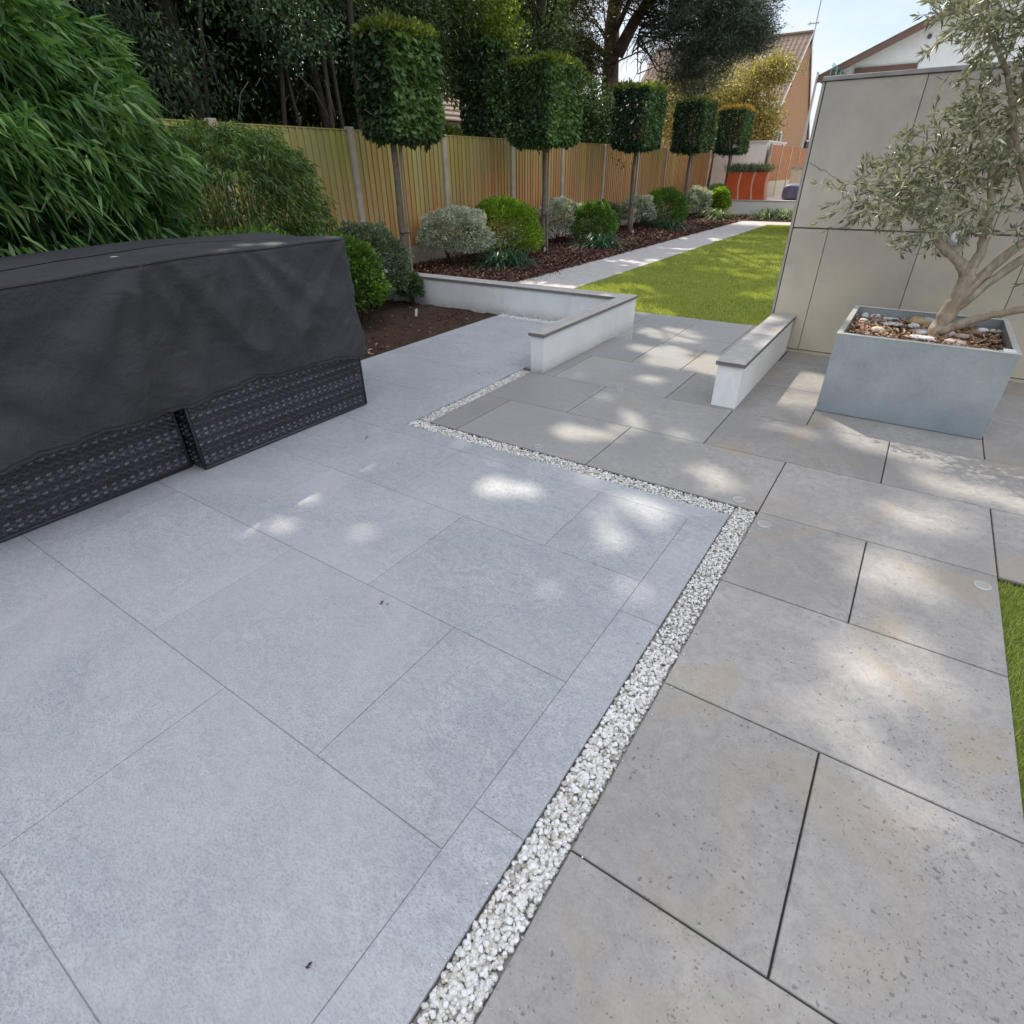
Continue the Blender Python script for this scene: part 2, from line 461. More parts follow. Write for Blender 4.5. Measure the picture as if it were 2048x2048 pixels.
# border slabs with mitred corners
for a, b in zip([-2.6, -1.75, -.9, -.27, .602, 1.475], [-1.75, -.9, -.27, .602, 1.475, None]):
    if b is None: LP.poly_slab([(-.539+J, a+J), (-.389, a+J), (-.389, 2.344), (-.539+J, 2.217+J)], 0, .02)
    else: LP.poly_slab([(-.539+J, a+J), (-.389, a+J), (-.389, b-J), (-.539+J, b-J)], 0, .02)
LP.poly_slab([(-1.45+J, 2.217+J), (-.541, 2.217+J), (-.392, 2.344), (-1.45+J, 2.344)], 0, .02)
LP.poly_slab([(-2.546, 2.217+J), (-1.45-J, 2.217+J), (-1.45-J, 2.344), (-2.397, 2.344)], 0, .02)
LP.poly_slab([(-2.548+J, 2.219), (-2.400, 2.346), (-2.400, 2.87-J), (-2.548+J, 2.87-J)], 0, .02)
for a, b in ((2.87, 3.75), (3.75, 4.63), (4.63, 5.13)):
    LP.poly_slab([(-2.548+J, a+J), (-2.400 if a < 3.6 else -2.33, a+J), (-2.400 if b < 3.8 else -2.33, b-J), (-2.548+J, b-J)], 0, .02)
tag(LP.build('light_patio', M['light']), kind='structure')
b_ = MB()
b_.box(XL+.002, -2.6, -.20, -.392, 2.340, -.0042); b_.box(XL+.002, 2.341, -.20, -2.403, 5.25, -.0042)
tag(b_.build('light_patio_bed', M['lightjoint']), kind='structure')

# dark patio ----------------------------------------------------------------
DP = MB(); JD = .0026
XR = .603
yd = [-2.373, -1.77, -1.167, -.564, .039-.0, .645, 1.245, 1.85, 2.449]
jd = [[], [.156], [], [.156], [], [.156], [], [.156]]
yd[4] = .042
rows(DP, yd, jd, -.286, XR, 0, JD, .02, .002)
rows(DP, [2.449, 3.056, 3.66], [[-2.08,-1.184,-.286,.603,1.50], [-1.638,-.735,.16,1.06,1.96]], -2.300, 2.6, 0, JD, .02, .002)
rows(DP, [3.66, 4.32, 4.985], [[-2.09,-1.19,-.286,.603,1.5], [-1.74,-1.32,-.735,.16,1.06]], -2.198, 2.6, 0, JD, .02, .002)
rows(DP, [4.985, 5.325], [[-.286,.603,1.5]], -.72, 2.6, 0, JD, .02, .002)
tag(DP.build('dark_patio', M['dark']), kind='structure')
b_ = MB()
b_.box(-.284, -2.45, -.20, XR-.002, 2.447, -.0085); b_.box(-2.298, 2.4475, -.20, 2.6, 3.66, -.0085); b_.box(-2.196, 3.6605, -.20, 2.6, 4.978, -.0085); b_.box(-.9, 4.9785, -.2, 2.6, 5.5, -.0085)
tag(b_.build('dark_patio_bed', M['joint']), kind='structure')

# lower terrace, path ---------------------------------------------------------
LT = MB()
xs = [-4.75,-4.15,-3.55,-2.5,-1.91,-1.32,-.72,-.12,.48,1.08,1.68]
for i in range(len(xs)-1):
    off = 5.02 if i % 2 == 0 else 4.62
    y = off
    while y < 6.79:
        a = max(y, 5.002); b = min(y+.9 if y >= 5 else y+.9, 6.80)
        if i == 4 and a < 5.1: b = 5.90
        if i == 3 and a < 5.1: b = 5.90
        if xs[i+1] < -2.3 or xs[i] < -2.3: a = max(a, 5.47)
        if b-a > .06: LT.poly_slab([(xs[i]+JD, a+JD), (xs[i+1]-JD, a+JD), (xs[i+1]-JD, b-JD), (xs[i]+JD, b-JD)], LOW, .02, .002)
        y = b if b > y else y+.9
tag(LT.build('lower_terrace', M['dark']), kind='structure')
PT = MB()
y = 6.80; k = 0
LT2 = [(-5.22, -4.75, 5.47, 6.80)]
for a, b, c, d in LT2: PT.poly_slab([(a, c), (b-JD, c), (b-JD, d-JD), (a, d-JD)], LOW, .02)
while y < 20.2:
    y2 = min(y+.6, 20.2)
    q = [-5.22, -4.60, -4.15] if k % 2 else [-5.22, -4.15]
    for a, b in zip(q[:-1], q[1:]):
        PT.poly_slab([(a+J, y+J), (b-J, y+J), (b-J, y2-J), (a+J, y2-J)], LOW, .02)
    y = y2; k += 1
for a in range(9):
    PT.poly_slab([(-5.22+a*.9+J, 20.2+J), (-5.22+(a+1)*.9-J, 20.2+J), (-5.22+(a+1)*.9-J, 21.4-J), (-5.22+a*.9+J, 21.4-J)], LOW, .02)
tag(PT.build('garden_path', simple('sawn_path_paving', (.46, .44, .435), .75, var=.10, scale=9, bump=.2)), kind='structure')
b_ = MB(); b_.box(-5.218, 5.3, -.22, 3, 6.797, -.1565); b_.box(-5.218, 6.7975, -.22, -4.152, 20.199, -.1565); b_.box(-5.218, 20.1995, -.22, 3, 21.398, -.1565)
tag(b_.build('lower_paving_bed', M['joint']), kind='structure')

# lawns ----------------------------------------------------------------------
def grass_mat():
    t = NT('turf_blades')
    n = t.noise(1.6, 4); c = t.ramp(t.attr(), [(0, (.16, .20, .05)), (.5, (.35, .41, .11)), (.9, (.52, .57, .17)), (1, (.68, .64, .34))])
    c = t.mix(t.maprange(n, .35, .65, 0, .45), c, (.46, .48, .14))
    t.col(c); t.set(.55, 0, .3)
    tr = t.n('ShaderNodeBsdfTranslucent'); t.l(t.mix(1., c, (1.4, 1.4, .5), 'MULTIPLY'), tr.inputs[0])
    mxx = t.n('ShaderNodeMixShader'); mxx.inputs[0].default_value = .35
    t.l(t.b.outputs[0], mxx.inputs[1]); t.l(tr.outputs[0], mxx.inputs[2]); t.l(mxx.outputs[0], t.out.inputs[0]); return t.m
M['grass'] = grass_mat()
t = NT('turf_base'); t.col(t.mix(t.maprange(t.noise(30, 5), .3, .7), (.08, .12, .025), (.16, .21, .045))).set(.9, 0, .1); M['turf'] = t.m
b_ = MB(); b_.box(-4.148, 6.802, -.22, 6, 20.196, -.166)
tag(b_.build('lawn', M['turf']), kind='structure')
b_ = MB(); b_.box(XR+.004, -3, -.2, 6, 2.444, -.018)
tag(b_.build('side_lawn', M['turf']), kind='structure')
def blades(n, x0, x1, y0, y1, z, h, wdt, keep=None):
    x = R.uniform(x0, x1, n); y = y0+(y1-y0)*R.random(n)
    if keep is not None:
        m = keep(x, y); x = x[m]; y = y[m]
    n = len(x); P = np.stack([x, y, np.full(n, z)], 1)
    a = R.uniform(0, 2*PI, n); lean = np.abs(R.normal(0, .45, n))
    D = np.stack([np.cos(a)*lean, np.sin(a)*lean, np.ones(n)], 1)
    s = R.uniform(0, 2*PI, n); S = np.stack([np.cos(s), np.sin(s), np.zeros(n)], 1)
    sc = 1 + (y-y0)/(y1-y0+1e-6)*0.0
    hh = h*R.uniform(.6, 1.2, n)[:, None]; ww = (wdt*R.uniform(.7, 1.3, n))[:, None]
    V = np.stack([P-S*ww, P+S*ww, P+D*hh], 1).reshape(-1, 3); i = np.arange(n)*3
    return V, np.stack([i, i+1, i+2], 1), R.random(n)
k1 = lambda x, y: x < -.12*y+1.0
ar = cat_arr([blades(120000, -4.15, .6, 6.82, 11, -.166, .034, .004, k1), blades(90000, -4.15, 0, 11, 20.2, -.166, .036, .007, k1)])
tag(leaf_obj('lawn_grass', ar, M['grass']), kind='stuff')
tag(leaf_obj('side_lawn_grass', blades(40000, XR+.004, 1.6, .6, 2.44, -.018, .028, .0016), M['grass']), kind='stuff')

# soil and mulch beds ----------------------------------------------------------
def height_patch(name, x0, x1, y0, y1, nx, ny, z, amp, sc, mat, edge=.02):
    X, Y = np.meshgrid(np.linspace(x0, x1, nx), np.linspace(y0, y1, ny))
    Z = np.array([mn.fractal(Vector((a*sc, b*sc, 3.1)), .8, 2.0, 5) for a, b in zip(X.ravel(), Y.ravel())])*amp + z
    e = np.minimum(np.minimum(X-x0, x1-X), np.minimum(Y-y0, y1-Y)).ravel()
    Z = np.where(e < .02, z-.02, Z)
    V = np.stack([X.ravel(), Y.ravel(), Z], 1); i = np.arange(nx*ny).reshape(ny, nx)
    F = np.stack([i[:-1,:-1].ravel(), i[:-1,1:].ravel(), i[1:,1:].ravel(), i[1:,:-1].ravel()], 1)
    return tag(link(name, tri_mesh(name, V, F, np.zeros(len(F)), True), mat), kind='structure')
height_patch('soil_bed', -7.9, XL-.006, -2, 5.275, 170, 260, -.012, .022, 3.2, M['soil'])
height_patch('mulch_bed', -7.95, -5.226, 5.47, 23.85, 60, 260, -.145, .03, 1.6, M['mulchbase'])
height_patch('far_mulch_bed', -5.226, 2.0, 21.41, 23.85, 90, 40, -.145, .03, 1.6, M['mulchbase'])

# icosphere prototypes for stones
import bmesh
def ico(sub):
    bm = bmesh.new(); bmesh.ops.create_icosphere(bm, subdivisions=sub, radius=1.0)
    V = np.array([v.co[:] for v in bm.verts]); F = np.array([[v.index for v in f.verts] for f in bm.faces]); bm.free(); return V, F
ICO1 = ico(1); ICO2 = ico(2); ICO3 = ico(3)
def rotmats(n, flat=False):
    a = R.uniform(0, 2*PI, n)
    if flat: b = R.normal(0, .35, n); c = R.normal(0, .35, n)
    else: b = R.uniform(0, 2*PI, n); c = R.uniform(0, 2*PI, n)
    ca, sa, cb, sb, cc, sc_ = np.cos(a), np.sin(a), np.cos(b), np.sin(b), np.cos(c), np.sin(c)
    z = np.zeros(n); o = np.ones(n)
    Rz = np.stack([ca,-sa,z, sa,ca,z, z,z,o], 1).reshape(n,3,3); Ry = np.stack([cb,z,sb, z,o,z, -sb,z,cb], 1).reshape(n,3,3); Rx = np.stack([o,z,z, z,cc,-sc_, z,sc_,cc], 1).reshape(n,3,3)
    return Rz@Ry@Rx
def stones(P, size, proto, flat=True, rough=.22, asp=(1.0,.75,.55)):
    V0, F0 = proto; n = len(P); NP = 14; out = []
    prot = []
    for k in range(NP):
        d = np.array([mn.noise(Vector(v*1.3 + np.array([k*7.1, 0, 0]))) for v in V0])
        prot.append(V0*(1+d[:,None]*rough*2)*np.array([1, R.uniform(.55,1)*asp[1]/.75, R.uniform(.45,.8)*asp[2]/.55]))
    idx = R.integers(0, NP, n); Rm = rotmats(n, flat)
    Vs = np.stack(prot)[idx]
    Vw = np.einsum('nij,nvj->nvi', Rm, Vs*np.reshape(size, (n,1,1))) + P[:,None,:]
    F = F0[None] + (np.arange(n)*len(V0))[:,None,None]
    return Vw.reshape(-1,3), F.reshape(-1,3), np.repeat(R.random(n), len(F0))
def strip(x0, x1, y0, y1, dens, proto, s=(.0046, .0088), z=-.010):
    n = int((x1-x0)*(y1-y0)*dens); out = []
    # jittered two-layer packing
    P = np.stack([R.uniform(x0+.005, x1-.005, n), R.uniform(y0+.004, y1-.004, n), z+R.uniform(-.012, .007, n)], 1)
    return stones(P, R.uniform(s[0], s[1], n), proto)
ar = cat_arr([strip(-.387, -.288, -.15, 1.4, 33000, ICO2), strip(-.387, -.288, 1.4, 2.447, 28000, ICO1), strip(-2.398, -.387, 2.346, 2.447, 26000, ICO1),
              strip(-2.398, -2.302, 2.447, 3.69, 18000, ICO1)])
sy = R.uniform(.2, 3.3, 60); P = np.stack([np.where(R.random(60) < .5, -.284+np.abs(R.normal(0, .02, 60)), -.392-np.abs(R.normal(0, .02, 60))), sy*.7, np.full(60, .003)], 1)
ar = cat_arr([ar, stones(P, R.uniform(.002, .0045, 60), ICO1)])
tag(leaf_obj('white_gravel_strip', ar, M['pebble']), kind='stuff')
tag(leaf_obj('white_gravel_by_wall', strip(-3.68, -2.33, 5.135, 5.268, 6500, ICO1, (.008, .014)), M['pebble']), kind='stuff')
b_ = MB(); b_.box(-.388, -.3, -.05, -.287, 2.448, -.022); b_.box(-2.399, 2.345, -.05, -.3885, 2.448, -.022); b_.box(-2.399, 2.4485, -.05, -2.301, 3.69, -.022); b_.box(-3.69, 5.131, -.05, -2.33, 5.272, -.02)
tag(b_.build('gravel_bed', simple('gravel_grit', (.50, .47, .42), .9)), kind='structure')

def chips(n, x0, x1, y0, y1, z, s, keep=None, zr=.02):
    P = np.stack([R.uniform(x0, x1, n), R.uniform(y0, y1, n), z+R.uniform(0, zr, n)], 1)
    if keep is not None: P = P[keep(P[:,0], P[:,1])]
    n = len(P); a = R.uniform(0, 2*PI, n); D = np.stack([np.cos(a), np.sin(a), R.normal(0, .35, n)], 1)
    return leaf_arrays(P, D, R.uniform(.6, 1.5, n)*s, R.uniform(.25, .6, n)*s, up=np.array([0,0,1.0]))
ar = cat_arr([chips(34000, -7.9, -5.17, 5.5, 12, -.155, .055, None, .05), chips(22000, -7.9, -5.18, 12, 23.8, -.155, .07, None, .05), chips(3500, -5.2, -1, 21.42, 23.8, -.15, .08, None, .05),
              chips(1300, -5.25, -4.85, 5.5, 9.2, -.147, .03, lambda x, y: R.random(len(x)) < np.exp(-(x+5.22)/.13), .006)])
tag(leaf_obj('bark_mulch', ar, M['bark']), kind='stuff')
n = 1500; P = np.stack([R.uniform(-7, XL-.03, n), R.uniform(2, 5.2, n), R.uniform(-.012, .012, n)], 1)
tag(leaf_obj('soil_clods', stones(P, R.uniform(.004, .017, n), ICO1), m_ramp('clod', [(0, (.05, .03, .022)), (.85, (.10, .066, .048)), (.96, (.2, .15, .11)), (1, (.5, .46, .4))])), kind='stuff')
tag(leaf_obj('leaf_litter', chips(420, -4.9, XL-.02, 2.4, 3.6, .006, .04), M['paleb']), kind='stuff')

# ------------------------------------------------------------------ LOW WALLS
def low_wall(name, label, bodies, caps, mat, sub=None):
    x, y = bodies[0][0], bodies[0][1]
    r = empty(name, (x, y, 0), label, 'garden wall')
    m = MB()
    for b in bodies: m.box(*b)
    m.build('rendered_body', mat, r)
    c = MB()
    for b in caps: c.poly_slab([tuple(p) for p in b], .300, .026, .002)
    o = c.build('coping', [M['cap'], M['capedge']], r)
    for p in o.data.polygons:
        if abs(p.normal.z) < .5: p.material_index = 1
    return r
rL = low_wall('low_wall', 'long low white L-shaped wall left of the step, with grey coping', [(-2.318, 3.692, -.2, -2.205, 5.455, .274), (-7.9, 5.285, -.2, -2.3185, 5.452, .2735)],
         [[(-2.332, 3.676), (-2.192, 3.676), (-2.192, 4.58), (-2.332, 4.58)], [(-2.332, 4.583), (-2.192, 4.583), (-2.192, 5.466), (-2.332, 5.272)]]
         + [[(a, 5.272), (b, 5.272), (b if b > -2.4 else b, 5.272 if b > -2.4 else 5.466), (a, 5.466)] if b < -2.4 else [(a, 5.272), (-2.335, 5.272), (-2.195, 5.466), (a, 5.466)] for a, b in ((-3.2, -2.33), (-4.1, -3.203), (-5.0, -4.103), (-5.9, -5.003), (-6.8, -5.903), (-7.9, -6.803))], M['whitedirty'])
rR = low_wall('low_wall', 'short low white wall right of the step, running up to the tall stone wall', [(-.888, 3.702, -.2, -.732, 5.31, .274)],
         [[(-.902, 3.688), (-.718, 3.688), (-.718, 4.5), (-.902, 4.5)], [(-.902, 4.503), (-.718, 4.503), (-.718, 5.318), (-.902, 5.318)]], M['white'])

# ------------------------------------------------------------------ TALL WALL
tw = empty('garden_wall', (-.9, 5.4, 0), 'tall beige stone-clad garden wall behind the olive planter', 'garden wall')
def panels(edges, z0, z1, seed):
    for i, (a, b) in enumerate(zip(edges[:-1], edges[1:])):
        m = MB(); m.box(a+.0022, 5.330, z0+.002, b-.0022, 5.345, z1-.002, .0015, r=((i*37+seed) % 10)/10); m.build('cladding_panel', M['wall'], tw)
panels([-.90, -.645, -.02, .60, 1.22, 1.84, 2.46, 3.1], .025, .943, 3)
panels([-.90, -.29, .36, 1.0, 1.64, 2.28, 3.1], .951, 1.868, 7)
m = MB(); m.box(-.895, 5.3465, -.2, 3.1, 5.53, 1.868); m.build('wall_core', simple('wall_core_grey', (.26, .245, .215), .8), tw)
m = MB(); m.box(-.9, 5.331, -.02, 3.1, 5.346, .020); m.build('plinth', M['wall'], tw)
m = MB(); m.box(-.925, 5.318, 1.870, 3.1, 5.545, 1.897, .003); m.build('coping', simple('wall_coping', (.30, .285, .27), .6, var=.2), tw)
m = MB(); m.box(-.925, 5.334, .0, -.905, 5.53, 1.869, .002); m.build('end_trim', simple('trim', (.42, .40, .35), .6), tw)
# crack in the render of the panel
m = MB(); pth = [(-.896, 1.385), (-.84, 1.362), (-.80, 1.335), (-.77, 1.335), (-.72, 1.30), (-.66, 1.275), (-.61, 1.268)]
m.tube([(a, 5.3295, b) for a, b in pth], [.001, .0022, .0028, .0016, .0014, .001, .0006], 5); m.build('crack', simple('crack_dark', (.20, .185, .16), .9), tw)
# round wall light
wl = empty('wall_light', (.18, 5.31, .93), 'round glass and steel bulkhead light on the stone wall behind the olive', 'wall light')
def disc_y(m, cx, y0, y1, cz, r0, r1, n=28):
    vs = []
    for y, r in ((y0, r0), (y1, r1)):
        vs += [(cx+r*math.cos(2*PI*k/n), y, cz+r*math.sin(2*PI*k/n)) for k in range(n)]
    m.add(vs, [tuple(range(n)), tuple(reversed(range(n, 2*n)))] + [(k, k+n, (k+1) % n+n, (k+1) % n) for k in range(n)])
m = MB(); disc_y(m, .18, 5.295, 5.330, .93, .058, .066); m.build('bezel', simple('brushed_steel', (.42, .44, .44), .3, .8), wl)
m = MB(); disc_y(m, .18, 5.284, 5.2945, .93, .030, .040); m.build('lens', simple('frosted_glass', (.80, .83, .83), .2), wl)

# ------------------------------------------------------------------ DECK LIGHTS
def ring_light():
    r = empty('deck_light', (0,0,0), 'x', 'deck light', 'round deck lights set in the dark paving')
    m = MB(); n = 28; vs = []
    for rr, z in ((.029, .0003), (.0275, .0020), (.0215, .0022), (.0205, .0008)):
        vs += [(rr*math.cos(2*PI*k/n), rr*math.sin(2*PI*k/n), z) for k in range(n)]
    m.add(vs, [(j*n+k, j*n+(k+1) % n, (j+1)*n+(k+1) % n, (j+1)*n+k) for j in range(3) for k in range(n)])
    m.build('steel_ring', simple('ring_steel', (.50, .50, .49), .4, .5), r)
    m = MB(); m.add([(.0205*math.cos(2*PI*k/n), .0205*math.sin(2*PI*k/n), .0010) for k in range(n)], [tuple(range(n))])
    m.build('lens', simple('lens_grey', (.36, .35, .33), .25), r)
    return r
ring0 = ring_light()
spec = [(-1.52, 2.51, 'round deck light in the dark paving near the left end of the gravel strip'),
        (-.39, 2.51, 'round deck light just behind the gravel corner, furthest of the pair there'),
        (-.24, 2.35, 'round deck light just right of the gravel corner, nearer of the pair there'),
        (.55, 2.35, 'round deck light in the slab corner beside the side lawn'),
        (-1.53, 3.64, 'faint round deck light between the two low white walls')]
for i, (x, y, lab) in enumerate(spec):
    if i == 0: o = ring0
    else:
        o = ring0.copy(); COL.objects.link(o)
        for c in list(ring0.children):
            d = c.copy(); COL.objects.link(d); d.parent = o
    o.location = (x, y, .0005); o['label'] = lab

# ------------------------------------------------------------------ FENCE
FX = -8.0
M['fenceback'] = simple('fence_gap_dark', (.035, .026, .012), .9)
fn = empty('fence', (FX, 9.6, LOW), 'long timber featheredge fence with concrete posts along the left border', 'fence')
posts = [.46, 2.74, 5.02, 7.32, 9.58, 11.86, 14.08, 16.38, 18.72, 21.10, 23.50, 25.75]
for y in posts:
    m = MB(); m.box(FX-.04, y-.055, -.3, FX+.075, y+.055, 1.965 if y < 8 else 1.94, .008); m.build('post', M['concrete'], fn)
for a, b in zip(posts[:-1], posts[1:]):
    a += .0565; b -= .0565
    m = MB(); n = 18; wd = (b-a)/n
    mk = MB(); mk.box(FX+.0, a, .185, FX+.012, b, 1.91); mk.build('gap_shade_backing', M['fenceback'], fn)  # added dark sheet, paints shade into the gaps between boards
    for k in range(n):
        y0 = a+k*wd+.005; y1 = y0+wd-.001; h = 1.915+random.uniform(-.004, .004)
        if k == n-1: y1 = b
        t0, t1 = .006, .020
        x = FX+.018+random.uniform(-.001, .002)
        # wedge board: thick edge laps over the thin edge of the previous one
        vs = []
        for z in (.18, h):
            vs += [(x, y0, z), (x+t1+.006, y0+.0, z), (x+t0, y1, z), (x, y1, z)]
        m.add(vs, [(0,1,2,3)[::-1], (4,5,6,7), (0,4,5,1)[::-1], (1,5,6,2)[::-1], (2,6,7,3)[::-1], (3,7,4,0)[::-1]])
    m.build('panel', M['fence'], fn)
    m = MB(); m.box(FX-.01, a, 1.9165, FX+.043, b, 1.932, r=.2); m.build('capping_rail', M['fence'], fn)
    m = MB(); m.box(FX-.018, a, -.3, FX+.035, b, .178, .004); m.build('gravel_board', M['concrete'], fn)

# ------------------------------------------------------------------ LIGHT-GREEN LEAF MATERIALS
M['hornbeam'] = leaf_mat('hornbeam_leaf', (.03, .065, .026), (.095, .18, .058), (.21, .34, .10), .30, .42, 2.0)
M['hornbeam_d'] = leaf_mat('hornbeam_leaf_dark', (.02, .05, .026), (.052, .115, .045), (.14, .24, .075), .28, .42, 2.0)
M['photinia'] = leaf_mat('red_tipped_leaf', (.16, .12, .03), (.32, .22, .05), (.42, .17, .06), .5, .42, 3.0)
M['sunlime'] = leaf_mat('sunlit_tip_leaf', (.12, .16, .03), (.20, .26, .05), (.30, .33, .08), .5, .42, 3.0)
M['bamboo'] = leaf_mat('bamboo_leaf', (.045, .115, .034), (.10, .22, .055), (.22, .37, .085), .28, .38, 1.6, (1.1, 1.4, .5), .5)
M['bamboo_y'] = leaf_mat('dry_bamboo_leaf', (.30, .20, .05), (.42, .30, .10), (.5, .4, .2), .3, .5, 1.6)
M['bamboo2'] = leaf_mat('fine_bamboo_leaf', (.045, .095, .022), (.10, .18, .038), (.20, .29, .065), .28, .42, 2.2)
M['conifer'] = leaf_mat('conifer_spray', (.018, .038, .02), (.042, .082, .038), (.11, .165, .07), .20, .55, .9)
M['cedar'] = leaf_mat('cedar_spray', (.035, .065, .032), (.09, .155, .065), (.20, .28, .11), .28, .5, .9)
M['ever'] = leaf_mat('evergreen_leaf', (.03, .07, .036), (.085, .165, .075), (.20, .32, .15), .25, .35, .7, None, .7)
M['pine'] = leaf_mat('pine_needles', (.045, .07, .058), (.095, .14, .105), (.18, .23, .16), .18, .5, .5)
M['pinewarm'] = leaf_mat('warm_pine_needles', (.07, .08, .035), (.13, .135, .06), (.22, .21, .10), .3, .5, .5)
M['birch'] = leaf_mat('turning_birch_leaf', (.17, .14, .045), (.34, .28, .09), (.52, .42, .17), .45, .45, .8)
M['limetree'] = leaf_mat('yellow_green_leaf', (.09, .14, .025), (.20, .27, .05), (.33, .38, .09), .5, .45, .8)
M['midtree'] = leaf_mat('mid_green_leaf', (.045, .09, .04), (.10, .18, .07), (.22, .31, .12), .3, .4, .8)
M['pale'] = leaf_mat('silver_variegated_leaf', (.27, .31, .22), (.56, .61, .47), (.84, .85, .70), .25, .5, 6., (1.05, 1.1, .7))
M['lime'] = leaf_mat('lime_leaf', (.085, .17, .018), (.21, .36, .028), (.40, .54, .055), .35, .4, 6.)
M['green'] = leaf_mat('bright_green_leaf', (.055, .12, .022), (.11, .23, .036), (.21, .34, .055), .32, .4, 6.)
M['greygreen'] = leaf_mat('grey_green_leaf', (.06, .095, .055), (.125, .175, .10), (.23, .29, .17), .25, .5, 5.)
M['strap'] = leaf_mat('strap_leaf', (.028, .08, .042), (.055, .14, .07), (.12, .22, .11), .25, .35, 4.)
M['strapb'] = leaf_mat('bright_strap_leaf', (.08, .14, .05), (.18, .28, .10), (.45, .52, .30), .3, .35, 4.)
M['olive'] = leaf_mat('olive_leaf', (.12, .145, .085), (.30, .33, .20), (.62, .62, .44), .22, .35, 3., (1.1, 1.1, .6), .6)
M['lavender'] = leaf_mat('lavender_foliage', (.10, .13, .09), (.17, .20, .13), (.28, .28, .22), .3, .6, 5.)
M['trunkgrey'] = simple('young_trunk_bark', (.135, .11, .088), .85, var=.3, scale=14, bump=.5)
M['paletwig'] = simple('pale_twig', (.16, .13, .10), .9)
M['stem'] = simple('shrub_stem', (.07, .05, .035), .9)

# ------------------------------------------------------------------ FOLIAGE HELPERS
def box_crown(c, h, n, L, out=.6, gap=True):
    """clipped rectangular crown: leaves in a skin around the box, some inside"""
    c = np.array(c); h = np.array(h)
    ar = np.array([h[1]*h[2], h[1]*h[2], h[0]*h[2], h[0]*h[2], h[0]*h[1], h[0]*h[1]]); f = R.choice(6, n, p=ar/ar.sum())
    P = R.uniform(-1, 1, (n, 3)); ax = f//2; sg = np.where(f % 2, 1., -1.)
    P[np.arange(n), ax] = sg*(1-np.abs(R.normal(0, .10, n)))
    Nn = np.zeros((n, 3)); Nn[np.arange(n), ax] = sg
    # rounded edges and bumpy skin
    q = np.abs(P); e = np.sort(q, 1); rnd = np.clip((e[:,1]-.85)/.15, 0, 1)*.06
    bump = np.array([mn.noise(Vector((p*h*3.2+c).tolist()))+.6*mn.noise(Vector((p*h*9+c).tolist())) for p in P])*.075
    Pw = c + P*h*(1-rnd[:,None]) + Nn*(bump[:,None]+(R.normal(0, .016, n)+(R.random(n) > .985)*R.uniform(.03, .11, n))[:,None])
    D = Nn*out + R.normal(size=(n,3))*.45 + np.array([0, 0, -.65])
    return Pw, D, Nn

def ball(c, r, n, L, W, up=.2, flat_bottom=True, lump=.10, skin=.16, mode='fold', seedk=0.):
    c = np.array(c); r = np.array(r)
    d = norm(R.normal(size=(n,3)))
    if flat_bottom: d[:,2] = np.where(d[:,2] < -.55, -d[:,2]*.9, d[:,2]); d = norm(d)
    b = np.array([mn.noise(Vector((q*2.3+np.array([seedk, c[0], c[1]])).tolist())) + .5*mn.noise(Vector((q*6.1+np.array([c[0], seedk, 0])).tolist())) for q in d])
    rad = 1 + b*lump*2.2 - np.abs(R.normal(0, skin, n))
    P = c + d*r*rad[:,None]
    D = d + R.normal(size=(n,3))*.55 + np.array([0,0,up])
    # deeper leaves darker
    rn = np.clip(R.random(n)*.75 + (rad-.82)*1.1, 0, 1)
    return leaf_arrays(P, D, L*R.uniform(.7, 1.25, n), W*R.uniform(.8, 1.2, n), rnd=rn, mode=mode)

def stems(m, base, tip_c, tip_r, n, r0=.01, sp=.06):
    for k in range(n):
        a = random.uniform(0, 2*PI); b = np.array(base)+np.array([math.cos(a)*sp, math.sin(a)*sp, 0])
        t = np.array(tip_c)+np.array([random.uniform(-1,1)*tip_r[0], random.uniform(-1,1)*tip_r[1], random.uniform(0, .6)*tip_r[2]])
        mid = (b+t)/2+np.array([random.uniform(-.04,.04), random.uniform(-.04,.04), .03])
        m.tube([b, mid, t], [r0, r0*.75, r0*.35], 6)

def shrub(name, label, c, r, n, L, W, mat, base_z=LOW, nst=9, group='rounded shrubs in the border', cat='shrub', **kw):
    t = empty(name, (c[0], c[1], base_z), label, cat, group)
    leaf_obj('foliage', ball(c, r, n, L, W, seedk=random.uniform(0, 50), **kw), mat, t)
    m = MB(); stems(m, (c[0], c[1], base_z-.02), c, (r[0]*.75, r[1]*.75, r[2]*.6), nst, .009, min(.12, r[0]*.25)); m.build('stem', M['stem'], t, True)
    return t

def strap_plant(name, label, c, n, L, W, mat, z=LOW, spread=.12, group='clumps of strap leaves in the border', stems_n=0):
    t = empty(name, (c[0], c[1], z), label, 'plant', group)
    a = R.uniform(0, 2*PI, n); el = R.uniform(.5, 1.35, n); ln = L*R.uniform(.65, 1.15, n); K = 6
    b = np.stack([c[0]+R.normal(0, spread, n), c[1]+R.normal(0, spread, n), np.full(n, z)], 1)
    h = np.stack([np.cos(a), np.sin(a), np.zeros(n)], 1); S = np.stack([-np.sin(a), np.cos(a), np.zeros(n)], 1)
    rings = []
    for k in range(K):
        u = k/(K-1); w_ = W*(.55+1.1*u*(1-u)*1.6)*(1-u**3*.92)
        p = b + h*(np.cos(el)*ln*u*1.1 + ln*.25*u*u)[:,None] + np.array([0,0,1.])*(np.sin(el)*ln*u*.95 - ln*.75*u**2.4*R.uniform(.8,1.2,n))[:,None]
        p[:,2] = np.maximum(p[:,2], z+.005)
        rings += [p-S*w_*.5, p+S*w_*.5]
    V = np.stack(rings, 1).reshape(-1,3); i = np.arange(n)*(2*K)
    F = np.stack([np.stack([i+2*k, i+2*k+1, i+2*k+3, i+2*k+2], 1) for k in range(K-1)], 1).reshape(-1,4)
    link('leaves', tri_mesh('leaves', V, F, np.repeat(R.random(n), K-1)), mat, t)
    return t

